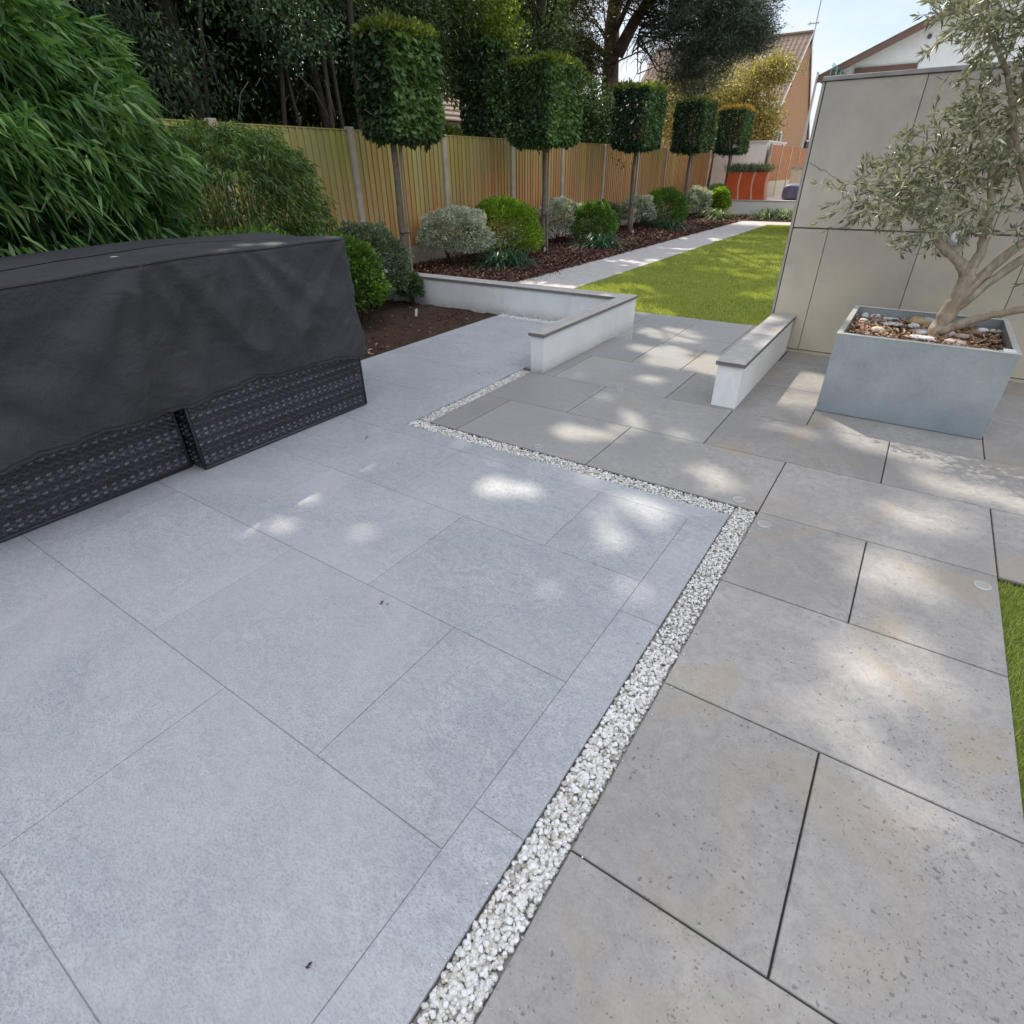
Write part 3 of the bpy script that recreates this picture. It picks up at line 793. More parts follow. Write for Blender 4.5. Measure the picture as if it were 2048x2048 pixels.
# ------------------------------------------------------------------ STANDARD TREES WITH BOX CROWNS
ST = [(7.05, 2.98, 1.80, 9000, 'tall leafy box-clipped tree nearest the patio, its crown furthest left', .30),
      (11.30, 3.05, 1.80, 8500, 'box-clipped tree second from the patio, crown bright green on its right face', .30),
      (15.80, 3.03, 1.80, 9000, 'dark green box-clipped tree in the middle of the row of five', .30),
      (20.05, 3.03, 1.80, 8500, 'box-clipped tree fourth along the fence with yellow-green edges', .30),
      (24.40, 3.10, 1.80, 8500, 'furthest box-clipped tree, its top tipped with yellow and red leaves', .30)]
for i, (ty, zt, zb, n, lab, _) in enumerate(ST):
    tx = -6.8
    t = empty('clipped_tree', (tx, ty, LOW), lab, 'tree', 'box-clipped standard trees along the fence')
    hx, hy = (.31, .50) if i == 0 else (.44, .62)
    cyo = .25 if i == 0 else 0
    L = (.105, .085, .075, .075, .075)[i]
    P, D, Nn = box_crown((tx, ty+cyo, (zt+zb)/2), (hx, hy, (zt-zb)/2), n, L)
    mat = M['hornbeam'] if i in (0, 1) else M['hornbeam_d']
    rn = np.clip(R.random(len(P))*.55 + np.where(Nn[:,0] > .5, .40, 0) + np.where(Nn[:,2] > .5, .35, 0) - np.where(Nn[:,1] < -.5, .12, 0), 0, 1)  # light painted into leaf colour: garden side and top lighter, near face darker
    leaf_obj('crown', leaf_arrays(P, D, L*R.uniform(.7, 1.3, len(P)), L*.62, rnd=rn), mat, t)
    k = 1500 if i == 4 else 700
    P2, D2, N2 = box_crown((tx, ty+cyo, (zt+zb)/2), (hx+.02, hy+.02, (zt-zb)/2+.03), 9000, L)
    sel = (P2[:,2] > zt-.07+R.normal(0, .03, len(P2))) | ((i >= 3) & (P2[:,1] > ty+hy-.05))
    P2 = P2[sel][:k*2]; D2 = N2[sel][:k*2]+R.normal(size=P2.shape)*.5+np.array([0,0,.7])
    leaf_obj('sunlit_and_red_tips', leaf_arrays(P2, D2, L*R.uniform(.6, 1.1, len(P2)), L*.5), M['photinia'] if i == 4 else M['sunlime'], t)  # yellow-green tips have sunlight painted in; the last tree's red tips are its own
    m = MB(); pts = []
    sx = random.uniform(-.02, .02)
    for kk in range(9):
        z = LOW-.05+(zb+.5-LOW)*kk/8
        pts.append((tx+sx*math.sin(kk*1.1), ty+.015*math.sin(kk*1.7+i), z))
    m.tube(pts, [.056, .05, .046, .045, .044, .042, .04, .036, .03], 10)
    for kk in range(7):
        a = random.uniform(0, 2*PI); m.tube([(tx, ty, zb+.1+.12*kk), (tx+.3*math.cos(a), ty+.4*math.sin(a), zb+.3+.12*kk)], [.016, .006], 5)
    m.build('trunk', M['trunkgrey'], t, True)
    m = MB(); m.tube([(tx+.055, ty+.075, LOW-.05), (tx+.05, ty+.07, 1.75)], [.019, .019], 8); m.build('stake', simple('grey_stake', (.25, .21, .165), .85, var=.2), t)
    m = MB(); m.tube([(tx+.075*math.cos(a*PI/6)+.025, ty+.09*math.sin(a*PI/6)+.035, .55) for a in range(13)], .008, 5); m.build('tie', simple('black_tie', (.02,.02,.02), .6), t)

# ------------------------------------------------------------------ BORDER SHRUBS
SH = dict(up=.25)
shrub('shrub', 'pale silver-green shrub between the nearest clipped tree and the big lime shrub', (-7.15, 8.75, .36), (.68, .66, .44), 12000, .042, .022, M['pale'], nst=16)
shrub('shrub', 'large bright lime-green rounded shrub left of the second clipped tree', (-6.92, 9.95, .33), (.78, .72, .58), 12000, .050, .026, M['lime'], lump=.07)
shrub('shrub', 'pale silver-green shrub just right of the second clipped tree', (-7.35, 13.0, .33), (.60, .74, .43), 10000, .050, .026, M['pale'], nst=16)
shrub('shrub', 'green shrub with yellow-green top between two pale shrubs', (-6.5, 13.1, .25), (.50, .48, .48), 7000, .050, .026, M['green'], lump=.09)
shrub('shrub', 'small pale silver-green shrub just right of the third clipped tree', (-7.2, 17.3, .30), (.48, .62, .39), 7000, .056, .030, M['pale'], nst=14)
shrub('shrub', 'large mid-green rounded shrub beyond the third clipped tree', (-6.75, 18.2, .27), (.68, .74, .56), 9000, .058, .030, M['green'])
shrub('shrub', 'cream and silver sunlit shrub, furthest of the pale ones in the border', (-7.05, 22.1, .33), (.50, .62, .44), 7000, .065, .034, M['pale'])
shrub('shrub', 'small dull grey-green shrub close to the fence behind the third clipped trunk', (-7.5, 15.9, .20), (.36, .42, .36), 3000, .055, .026, M['greygreen'])
shrub('shrub', 'yellow-green leafy shrub at the far end of the border by the red planters', (-6.45, 22.7, .30), (.36, .48, .45), 4500, .07, .036, M['lime'])
shrub('shrub', 'wispy grey-green bush at the far end of the border under the last clipped tree', (-6.75, 23.4, .35), (.45, .4, .50), 4000, .075, .022, M['greygreen'])
shrub('shrub', 'bright green leafy shrub in the bare soil right beside the covered sofa', (-4.72, 4.02, .42), (.36, .40, .42), 7500, .048, .026, M['green'], base_z=0, group='shrubs in the bare soil bed')
shrub('shrub', 'grey-green rounded shrub in the bare soil, leaning over the low white wall', (-5.25, 4.78, .42), (.50, .50, .44), 12000, .040, .018, M['greygreen'], base_z=0, group='shrubs in the bare soil bed')
shrub('shrub', 'small dark green shrub in the soil corner against the low white wall', (-4.93, 5.14, .18), (.17, .13, .17), 1600, .04, .016, M['midtree'], base_z=0, group='shrubs in the bare soil bed')
strap_plant('strap_leaf_plant', 'dark strap-leaved clump in front of the big lime shrub', (-6.3, 9.1, 0), 190, .86, .026, M['strap'])
strap_plant('strap_leaf_plant', 'strap-leaved clump in front of the green shrub with yellow-green top', (-6.0, 12.5, 0), 170, .88, .028, M['strap'])
strap_plant('strap_leaf_plant', 'strap-leaved clump at the foot of the large mid-green shrub', (-6.28, 17.4, 0), 150, .85, .030, M['strap'])
strap_plant('strap_leaf_plant', 'bright strap-leaved clump at the end of the border by the path corner', (-6.1, 21.6, 0), 160, .95, .034, M['strapb'])
strap_plant('strap_leaf_plant', 'wide sunlit strap-leaved clump against the far low white wall', (-4.45, 22.75, 0), 280, .90, .036, M['strapb'], spread=.30)
# plant tags
for x, y, z, lab, h in ((-6.60, 11.02, LOW, 'white plastic plant tag in the bark beside the second clipped trunk', .13), (-6.55, 15.5, LOW, 'white plastic plant tag in the bark beside the third clipped trunk', .11), (-4.463, 4.70, 0, 'small white plant tag standing in the bare soil', .07)):
    m = MB(); m.add([(x-.018, y, z-.02), (x+.018, y, z-.02), (x+.022, y+.02, z+h*.85), (x, y+.025, z+h), (x-.018, y+.02, z+h*.85)], [(0,1,2,3,4)])
    m.add([(x-.018, y+.002, z-.02), (x+.018, y+.002, z-.02), (x+.022, y+.022, z+h*.85), (x, y+.027, z+h), (x-.018, y+.022, z+h*.85)], [(4,3,2,1,0)])
    tag(m.build('plant_tag', simple('white_plastic', (.78,.78,.76), .5)), lab, 'plant tag', 'white plant tags')

# ------------------------------------------------------------------ BAMBOO
def bamboo(name, label, c, r, n, L, W, mat, nc, z0, ydry=120, lean=(.55, -.15)):
    t = empty(name, (c[0], c[1], z0), label, 'bamboo', 'bamboos behind the covered sofa')
    c = np.array(c); r = np.array(r); d = norm(R.normal(size=(n,3))); d[:,2] = np.where(d[:,2] < -.5, -d[:,2], d[:,2]); d = d/((np.abs(d)**3).sum(1)**(1/3))[:,None]
    b = np.array([mn.noise(Vector((q*2.6).tolist())) + .7*mn.noise(Vector((q*6.5+np.array([3,1,c[0]])).tolist())) for q in d])
    rad = 1+b*.20-np.abs(R.normal(0, .12, n)); P = c+d*r*rad[:,None]; P[:,2] = np.where(d[:,2] < -.15, P[:,2]-.85*R.random(n), P[:,2])
    P[:,2] = np.maximum(P[:,2], z0+.05)
    # leaves hang in fans that share a direction
    K = n//9; ck = np.array([mn.noise(Vector((p*4).tolist())) for p in P]); idx = np.argsort(np.argsort(ck))*K//n; fan = R.normal(size=(K,3))*.55
    D = d*.45+fan[idx]+R.normal(size=(n,3))*.24+np.array([lean[0], lean[1], -.72])
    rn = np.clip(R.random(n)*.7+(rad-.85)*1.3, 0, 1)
    n2 = n//3; P2 = c+R.uniform(-1, 1, (n2, 3))*r*np.array([.78, .92, .5]); P2[:,2] = R.uniform(z0+.15, c[2], n2)
    D2 = R.normal(size=(n2,3))*.5+np.array([lean[0], lean[1], -.6])
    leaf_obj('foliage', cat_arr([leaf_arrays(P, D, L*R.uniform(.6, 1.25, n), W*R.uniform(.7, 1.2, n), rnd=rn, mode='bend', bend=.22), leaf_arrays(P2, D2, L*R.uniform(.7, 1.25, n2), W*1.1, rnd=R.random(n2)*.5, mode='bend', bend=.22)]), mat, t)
    if ydry:
        ii = R.choice(n, ydry, False); leaf_obj('dry_leaves', leaf_arrays(P[ii]+d[ii]*.02, D[ii], L*R.uniform(.6, 1.1, ydry), W, mode='bend', bend=.2), M['bamboo_y'], t)
    m = MB()
    for k in range(nc):
        a = random.uniform(0, 2*PI); s = random.uniform(.2, .9); bx = c[0]+math.cos(a)*.25*r[0]; by = c[1]+math.sin(a)*.3*r[1]
        tx_, ty_ = c[0]+math.cos(a)*s*r[0]*.9, c[1]+math.sin(a)*s*r[1]*.9
        top = c[2]+r[2]*math.sqrt(max(0, 1-s*s))*.93
        m.tube([(bx, by, z0-.02), ((bx*2+tx_)/3, (by*2+ty_)/3, z0+(top-z0)*.55), (tx_, ty_, top)], [.011, .009, .003], 6)
    m.build('cane', simple('bamboo_cane', (.13, .15, .05), .5), t, True)
    return t
bamboo('bamboo', 'huge long-leaved bamboo arching over the left end of the covered sofa', (-4.72, 1.18, 1.36), (.92, 1.20, .90), 58000, .128, .021, M['bamboo'], 60, 0, 140, (.38, .05))
bamboo('bamboo', 'smaller fine-leaved bamboo between the huge bamboo and the fence', (-6.1, 3.82, .86), (.86, .90, .86), 36000, .070, .014, M['bamboo2'], 40, 0, 60, (.15, .05))
shrub('shrub', 'low spreading green shrub along the back of the sofa below the smaller bamboo', (-5.15, 3.25, .42), (.50, .80, .50), 8000, .055, .018, M['greygreen' if False else 'green'], base_z=0, group='shrubs in the bare soil bed')

# ------------------------------------------------------------------ SOFAS
M['rattan'] = None
def m_rattan():
    t = NT('dark_flat_rattan'); r = t.attr()
    t.col(t.ramp(r, [(0, (.014, .014, .019)), (.3, (.030, .030, .040)), (.6, (.060, .060, .076)), (.75, (.09, .09, .105)), (1, (.165, .165, .185))])); t.set(.38, 0, .5); return t.m
M['rattan'] = m_rattan(); M['black'] = simple('sofa_core_black', (.008, .008, .010), .7)
def weave(u0, u1, z0, z1, pt, nrm, seed):
    """woven flat strands on a vertical face; pt(u,z)->point; nrm = outward normal"""
    rs = np.random.default_rng(seed); nrm = np.array(nrm, float)
    sw = .0125; rows_ = int((z1-z0)/sw); V=[];F=[];rr=[];b=0
    du = .011; nu = int((u1-u0)/du)
    band = np.array([.5+.5*mn.noise(Vector((k*.33, seed, 0))) for k in range(rows_)])
    for k in range(rows_):
        z = z0+(k+.5)*sw; us = u0+np.arange(nu+1)*du
        amp = .0022*np.where((np.arange(nu+1)//2+k) % 2 == 0, 1, -1)
        h = sw*.46
        base = np.array([pt(u, z) for u in us])
        off = base+nrm*(amp+.006)[:,None]
        top = off+np.array([0,0,h]); bot = off-np.array([0,0,h])
        V.append(np.stack([bot, top], 1).reshape(-1,3)); i = np.arange(nu)*2+b
        F.append(np.stack([i, i+2, i+3, i+1], 1)); b += 2*(nu+1)
        on = (np.arange(nu)//2) % 2 == 0
        lightrow = (band[k] > .50 and k % 2 == 0) or k % 6 == 4
        rr.append(np.where(on & lightrow, rs.uniform(.74, 1, nu), rs.uniform(.08, .34, nu)+(.24 if band[k] > .5 else 0)))
    # upright stakes
    nst = int((u1-u0)/.022)
    for k in range(nst+1):
        u = u0+k*.022; p = np.array([pt(u, z0), pt(u+.006, z0), pt(u+.006, z1), pt(u, z1)])+nrm*.005
        V.append(p); F.append(np.array([[b, b+1, b+2, b+3]])); b += 4; rr.append(np.array([rs.uniform(.0, .5)]))
    return np.concatenate(V), np.concatenate(F), np.concatenate(rr)
def sofa(label, x, y0, y1):
    t = empty('rattan_sofa', ((x-.35), (y0+y1)/2, 0), label, 'garden sofa', 'dark rattan sofas under the cover')
    m = MB(); m.box(x-.74, y0+.012, .012, x-.004, y1-.012, .66, .01); m.build('frame', M['black'], t)
    for a, b in ((x-.72, y0+.03), (x-.06, y0+.03), (x-.72, y1-.07), (x-.06, y1-.07)):
        m = MB(); m.box(a, b, 0, a+.04, b+.04, .0115); m.build('foot', M['black'], t)
    V,F,r = weave(y0+.01, y1-.01, .015, .47, lambda u, z: (x, u, z), (1,0,0), 3); link('woven_front', tri_mesh('woven_front', V, F, r), M['rattan'], t)
    V,F,r = weave(x-.72, x-.01, .015, .47, lambda u, z: (u, y0, z), (0,-1,0), 5); link('woven_end', tri_mesh('woven_end', V, F, r), M['rattan'], t)
    V,F,r = weave(x-.72, x-.01, .015, .47, lambda u, z: (u, y1, z), (0,1,0), 6); link('woven_end', tri_mesh('woven_end', V, F, r), M['rattan'], t)
    m = MB()
    for a, b in ((y0, y0), (y1, y1)): m.tube([(x+.004, a, .01), (x+.004, a, .6)], .008, 8, r=.3)
    m.tube([(x+.004, y0, .012), (x+.004, y1, .012)], .008, 8, r=.3)
    m.build('edge_trim', M['rattan'], t, True)
    return t
sofa('dark rattan sofa section nearer the bare soil, its base standing forward', -2.875, 1.285, 2.452)
sofa('dark rattan sofa section at the left edge of the picture, its base set back', -2.975, -1.2, 1.262)

# cover -------------------------------------------------------------------------
def m_cover():
    t = NT('black_woven_cover'); n = t.noise(2.0, 5, .6); f = t.noise(220, 3, .6, t.pos((1,1,1)))
    c = t.mix(t.maprange(n, .3, .7), (.027, .028, .032), (.048, .049, .054)); c = t.mix(t.maprange(f, .4, .7, 0, .4), c, (.07, .07, .078))
    t.col(c); t.set(.72, 0, .3); r1 = t.noise(5.5, 5, .6, None, 1.2); r2 = t.noise(15, 4, .6, None, .8)
    rid = t.math('ADD', t.math('ABSOLUTE', t.math('SUBTRACT', r1, .5)), t.math('MULTIPLY', t.math('ABSOLUTE', t.math('SUBTRACT', r2, .5)), .45))
    c = t.mix(t.maprange(t.noise(1.1, 3), .5, .68, 0, .55), c, (.030, .034, .030)); c = t.mix(t.maprange(t.noise(3, 6, .7), .58, .75, 0, .35), c, (.085, .085, .09)); t.col(c)
    t.bump(t.math('ADD', t.math('MULTIPLY', rid, 12.), t.math('MULTIPLY', f, .6)), .32, .006); return t.m
M['cover'] = m_cover()
cv = empty('furniture_cover', (-3.25, .8, 1.0), 'large black fabric cover draped over the rattan sofas', 'furniture cover')
def cover():
    x0, x1, y0, y1 = -3.70, -2.862, -1.35, 2.475
    # perimeter samples (rounded rectangle, ccw seen from above, starts at back left)
    rc = .035; per = []; nrmv = []
    def seg(a, b, n_, nv):
        for k in range(n_): 
            u = k/n_; per.append((a[0]+(b[0]-a[0])*u, a[1]+(b[1]-a[1])*u)); nrmv.append(nv)
    def arc(cx, cy, a0, n_):
        for k in range(n_):
            a = a0+PI/2*k/n_; per.append((cx+rc*math.cos(a), cy+rc*math.sin(a))); nrmv.append((math.cos(a), math.sin(a)))
    seg((x0, y1-rc), (x0, y0+rc), 60, (-1,0)); arc(x0+rc, y0+rc, PI, 5)
    seg((x0+rc, y0), (x1-rc, y0), 20, (0,-1)); arc(x1-rc, y0+rc, -PI/2, 5)
    seg((x1, y0+rc), (x1, y1-rc), 340, (1,0)); arc(x1-rc, y1-rc, 0, 6)
    seg((x1-rc, y1), (x0+rc, y1), 60, (0,1)); arc(x0+rc, y1-rc, PI/2, 5)
    per = np.array(per); nv = np.array(nrmv); N = len(per)
    def ztop(x, y):
        z = 1.022 - .035*np.clip((1.2-y)/1.2, 0, 2) + .018*np.exp(-((y-1.75)/.5)**2)
        z += .012*np.array([mn.noise(Vector((a*2.2, b*1.7, 1.3))) for a, b in zip(x, y)])
        z -= .018*np.exp(-((x+3.3)/.25)**2)*(.5+.5*np.sin(y*2.2+1))
        return z
    def hem(x, y):
        h = np.interp(y, [-1.4, .39, .55, 1.0, 1.22, 1.33, 1.68, 1.95, 2.2, 2.46, 2.5], [.34, .335, .345, .362, .362, .355, .392, .372, .362, .345, .345])
        return h+.005*np.sin(y*23)+.004*np.sin(y*71)+.012*np.array([mn.noise(Vector((float(q)*5, 1, 1))) for q in y])
    creases = [((1.27, 1.0), (.55, .35), .55, .10), ((1.27, 1.0), (1.02, .33), .30, .05), ((1.30, 1.0), (1.46, .55), .34, .05), ((1.42, 1.02), (1.78, .45), .45, .07), ((1.78, 1.03), (2.05, .42), .40, .06),
               ((1.85, 1.03), (2.33, .60), .30, .05), ((.72, .98), (.45, .4), .4, .08), ((2.44, 1.0), (1.95, .5), .35, .05), ((1.6, .9), (1.35, .4), .3, .06), ((.3, .95), (.9, .4), .3, .07)]
    NZ = 90; rings = []
    zt = ztop(per[:,0], per[:,1]); zh = hem(per[:,0], per[:,1])
    for k in range(NZ+1):
        u = k/NZ; z = zh+(zt-zh)*u; down = 1-u
        d = .010+.022*down
        for i_ in range(1): pass
        n1 = np.array([mn.noise(Vector((p[0]*2.4, p[1]*2.4, zz*1.5))) for p, zz in zip(per, z)])
        n2 = np.array([mn.noise(Vector((p[0]*7+4, p[1]*7, zz*5))) for p, zz in zip(per, z)])
        n3 = .5-np.abs(np.array([mn.noise(Vector((p[0]*13+4, p[1]*13, zz*10))) for p, zz in zip(per, z)]))*2
        n4 = .5-np.abs(np.array([mn.noise(Vector((p[0]*4+9, p[1]*4.5+zz*3, zz*2.5-p[1]*1.5))) for p, zz in zip(per, z)]))*2
        disp = d+(.030*n1*down**.4+.016*n2*(.35+.65*down**.5)+.0045*n3+.016*n4)*np.clip(down*6, 0, 1)
        front = nv[:,0] > .5
        for (a, b, s, wd) in creases:
            ay, az = a; by, bz = b; ly, lz = by-ay, bz-az; L2 = ly*ly+lz*lz
            tt = np.clip(((per[:,1]-ay)*ly+(z-az)*lz)/L2, 0, 1); dy = per[:,1]-(ay+tt*ly); dz = z-(az+tt*lz)
            sd = (dy*lz-dz*ly)/math.sqrt(L2); w2 = wd*(.45+1.1*tt)
            disp += front*s*.050*(np.exp(-(sd/w2)**2)-.75*np.exp(-((sd-w2*1.5)/w2)**2))*np.sin(PI*np.clip(tt*.8+.12, 0, 1))
        disp = np.maximum(disp, .004+.010*(z < .62))
        if u > .97: disp *= .75
        hemf = np.exp(-down*0)*0
        rings.append(np.stack([per[:,0]+nv[:,0]*disp, per[:,1]+nv[:,1]*disp, z], 1))
    # hem turned under
    r0 = rings[0].copy(); r0[:, :2] -= nv*.012; r0[:, 2] += .012; rings.insert(0, r0)
    # top
    cx = (x0+x1)/2
    for s in (.985, .95, .88, .76, .6, .42, .22, .03):
        X = cx+(per[:,0]-cx)*s; ylen = np.clip(per[:,1], y0+(1-s)*.4, y1-(1-s)*.4)
        Y = ylen; zz = ztop(X, Y)+.006*(1-s > .01)
        rings.append(np.stack([X, Y, zz], 1))
    V = np.concatenate(rings); F = []
    for k in range(len(rings)-1):
        i = np.arange(N); j = (i+1) % N
        F.append(np.stack([i+k*N, j+k*N, j+(k+1)*N, i+(k+1)*N], 1))
    F = np.concatenate(F)
    link('cloth', tri_mesh('cloth', V, F, None, True), M['cover'], cv)
    # stitched seam along the front top edge and hem line
    for nm, kk, off in (('seam', NZ, .0015), ('hem_stitch', 4, .0015)):
        rg = rings[kk]; sel = [i for i in range(N) if nv[i,0] > .5]
        m = MB(); m.tube([rg[i]+np.array([nv[i,0]*off, 0, .0]) for i in sel[::3]], .0028, 5); m.build(nm, simple('black_thread', (.012, .012, .016), .7), cv, True)
cover()
m = MB(); n = 20
m.tube([(-2.838, 2.442+.011*math.cos(2*PI*k/n), .375+.011*math.sin(2*PI*k/n)) for k in range(n+1)], .0035, 6)
m.build('eyelet', simple('brass_eyelet', (.62, .55, .40), .35, .7), cv, True)
# dry leaves lying on the cover top, and bits on the paving
for k, (x, y) in enumerate(((-3.30, .95), (-3.15, 1.30), (-3.35, 1.62), (-3.22, 2.02), (-3.12, 2.22))):
    a = random.uniform(0, PI); V,F,r = leaf_arrays(np.array([[x, y, 1.035-.03*(y < 1.25)]]), np.array([[math.cos(a), math.sin(a), .02]]), .045, .007, up=np.array([0,0,1.]))
    tag(link('fallen_leaf', tri_mesh('fallen_leaf', V, F, r), M['paleb']), 'thin pale dry leaf lying on top of the black cover', 'leaf', 'dry leaves on the black cover')
for k, (x, y, s) in enumerate(((-1.295, 1.02, .016), (-1.27, 1.03, .009), (-2.46, 2.05, .02), (-2.42, .92, .008), (-.62, .15, .012), (-3.18, 4.4, .012), (-2.05, 1.9, .008), (-2.62, 3.4, .01))):
    V,F,r = leaf_arrays(np.array([[x, y, .003], [x+.004, y+.003, .004]]), np.array([[1, .4, .15], [.3, 1, .3]]), s, s*.5, up=np.array([0,0,1.]))
    tag(link('leaf_fragment', tri_mesh('leaf_fragment', V, F, r*.3), M['bark']), 'tiny dark leaf fragment lying on the light grey paving', 'leaf fragment', 'dark fragments on the light paving')

# ------------------------------------------------------------------ PLANTER AND OLIVE
px0, px1, py0, py1, pzt = -.285, .595, 3.955, 4.90, .497
pl = empty('planter', (.155, 4.43, 0), 'square galvanised zinc planter holding the olive tree', 'planter')
m = MB(); tk = .022
m.box(px0, py0, .004, px1, py0+tk, pzt-.006); m.box(px0, py1-tk, .004, px1, py1, pzt-.006)
m.box(px0, py0+tk+.0005, .004, px0+tk, py1-tk-.0005, pzt-.006); m.box(px1-tk, py0+tk+.0005, .004, px1, py1-tk-.0005, pzt-.006)
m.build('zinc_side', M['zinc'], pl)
m = MB()
m.box(px0-.003, py0-.003, pzt-.0055, px1+.003, py0+.028, pzt, .001); m.box(px0-.003, py1-.028, pzt-.0055, px1+.003, py1+.003, pzt, .001)
m.box(px0-.003, py0+.0285, pzt-.0055, px0+.028, py1-.0285, pzt, .001); m.box(px1-.028, py0+.0285, pzt-.0055, px1+.003, py1-.0285, pzt, .001)
m.build('rim', M['zincrim'], pl)
m = MB(); m.box(px1-.075, py0+.01, pzt+.0005, px1-.02, py0+.07, pzt+.004); m.build('corner_plate', simple('pale_plate', (.80, .80, .76), .5), pl)
m = MB(); m.box(px0+tk+.001, py0+tk+.001, .3, px1-tk-.001, py1-tk-.001, .425); m.build('potting_soil', M['mulchbase'], pl)
tag(leaf_obj('planter_bark', chips(3800, px0+.03, px1-.045, py0+.03, py1-.06, .424, .032, None, .024), M['paleb']), kind='stuff')
def stone(name, label, x, y, s, asp, col, rz=0, hollow=False, z=.445, cat='stone'):
    V0, F0 = ICO3; k = random.uniform(0, 50)
    d = np.array([mn.noise(Vector((v*1.1+np.array([k,0,0])).tolist()))+.4*mn.noise(Vector((v*3+np.array([k,0,0])).tolist())) for v in V0])
    V = V0*(1+d[:,None]*.22)*np.array(asp)*s
    if hollow: 
        r = np.linalg.norm(V0[:,:2], axis=1); V[:,2] -= np.where(V0[:,2] > 0, np.exp(-(r/.55)**2)*s*asp[2]*1.1, 0)
    c, s_ = math.cos(rz), math.sin(rz); V = V@np.array([[c, s_, 0], [-s_, c, 0], [0, 0, 1]])
    o = link(name, tri_mesh(name, V+np.array([x, y, z]), F0, np.full(len(F0), .5), True), simple('stone_'+name, col, .6, var=.28, scale=30, bump=.2))
    return tag(o, label, cat, 'stones and shells on the planter bark')
ST2 = [('stone', 'large white oval shell with a hollow centre near the front rim of the planter', .15, 4.33, .072, (1, .62, .26), (.74, .73, .74), .1, True),
       ('stone', 'grey-white flat oval shell on the dark bark at the left of the planter', -.03, 4.64, .066, (1, .6, .22), (.55, .56, .60), .1, True),
       ('stone', 'knobbly yellow and brown rock left of the olive trunk', .115, 4.76, .062, (1, .7, .62), (.42, .33, .16), .2, False),
       ('stone', 'smooth grey rock behind the yellow rock, beside the olive trunk', .17, 4.84, .05, (1, .7, .5), (.42, .41, .38), .4, False),
       ('stone', 'small white stone in front of the yellow rock', .095, 4.64, .036, (1, .7, .5), (.66, .68, .68), .2, False),
       ('stone', 'flat grey slab-like stone just behind the large white shell', .16, 4.48, .062, (1, .55, .3), (.46, .48, .48), .0, False),
       ('stone', 'yellow-tan upright stone at the front foot of the olive trunk', .225, 4.48, .032, (.8, .7, .95), (.50, .38, .20), .0, False),
       ('stone', 'white and tan diagonal cobble at the foot of the olive trunk', .285, 4.49, .052, (1.05, .5, .5), (.55, .48, .40), .7, False),
       ('stone', 'flat beige cobble right of the diagonal cobble', .36, 4.49, .048, (1.1, .6, .35), (.50, .42, .33), .2, False),
       ('stone', 'pale pinkish oval shell near the front rim of the planter', .325, 4.315, .056, (1, .62, .42), (.66, .56, .47), -.1, True),
       ('stone', 'brown rough rock under the low olive limb', .41, 4.60, .055, (1.1, .6, .4), (.22, .13, .07), .3, False),
       ('stone', 'jagged white shell cluster on dark bark at the right of the planter', .47, 4.72, .036, (1.1, .8, .45), (.62, .62, .62), .6, False),
       ('stone', 'flat pale cobble near the right rear corner of the planter', .54, 4.75, .036, (1, .6, .35), (.56, .54, .50), .1, False),
       ('stone', 'cream rounded stone against the front rim, right of middle', .385, 4.11, .034, (1.2, .7, .5), (.68, .60, .46), .2, False),
       ('stone', 'white rounded stone against the front rim near the right corner', .485, 4.09, .032, (1.1, .7, .5), (.70, .66, .58), .1, False),
       ('stone', 'knobbly cream stone in the front right corner of the planter', .535, 4.14, .034, (1.1, .7, .6), (.62, .52, .42), .4, False),
       ('stone', 'cream half-round stone at the left on the sunlit bark', -.09, 4.40, .042, (1, .7, .55), (.68, .60, .48), .3, False),
       ('stone', 'small white stone in the front left corner of the planter', -.22, 4.13, .030, (1, .7, .5), (.68, .64, .56), .1, False),
       ('stone', 'pale bluish stone at the front left of the planter', -.16, 4.10, .028, (1.1, .7, .45), (.56, .64, .66), .3, False),
       ('stone', 'tall white stone near the rear left corner of the planter', -.205, 4.80, .030, (.8, .7, .9), (.62, .63, .64), .1, False),
       ('stone', 'white stone beside the rear left rim of the planter', -.14, 4.83, .032, (1.1, .7, .6), (.62, .62, .62), .5, False),
       ('stone', 'small grey stone just in front of the rear left stones', -.20, 4.66, .026, (1, .7, .5), (.48, .48, .50), .2, False),
       ('stone', 'brown mottled stone left of the flat oval shell', -.12, 4.68, .036, (1.1, .7, .5), (.24, .21, .19), .3, False),
       ('stone', 'flat white stone at the rear of the planter, left of the trunk', -.05, 4.80, .036, (1.3, .6, .35), (.60, .60, .60), .1, False)]
for a in ST2: stone(*a)

ol = empty('olive_tree', (.25, 4.45, .43), 'gnarled grey-trunked olive tree growing in the zinc planter', 'tree')
OB = MB()
def limb(pts, rad, nm=None):
    # resample with knobbly wobble
    pts = [np.array(p, float) for p in pts]; P = []; Rr = []
    for i in range(len(pts)-1):
        for k in range(5):
            u = k/5; P.append(pts[i]*(1-u)+pts[i+1]*u+np.array([random.uniform(-1,1) for _ in range(3)])*rad[i]*.12); Rr.append((rad[i]*(1-u)+rad[i+1]*u)*random.uniform(.9, 1.12))
    P.append(pts[-1]); Rr.append(rad[-1]); return P, Rr
m = MB()
P_, r_ = limb([(.215, 4.47, .40), (.235, 4.46, .52), (.262, 4.44, .66), (.268, 4.42, .80), (.25, 4.42, .87)], [.062, .050, .042, .040, .026]); m.tube(P_, r_, 12)
m.build('trunk', M['olivebark'], ol, True)
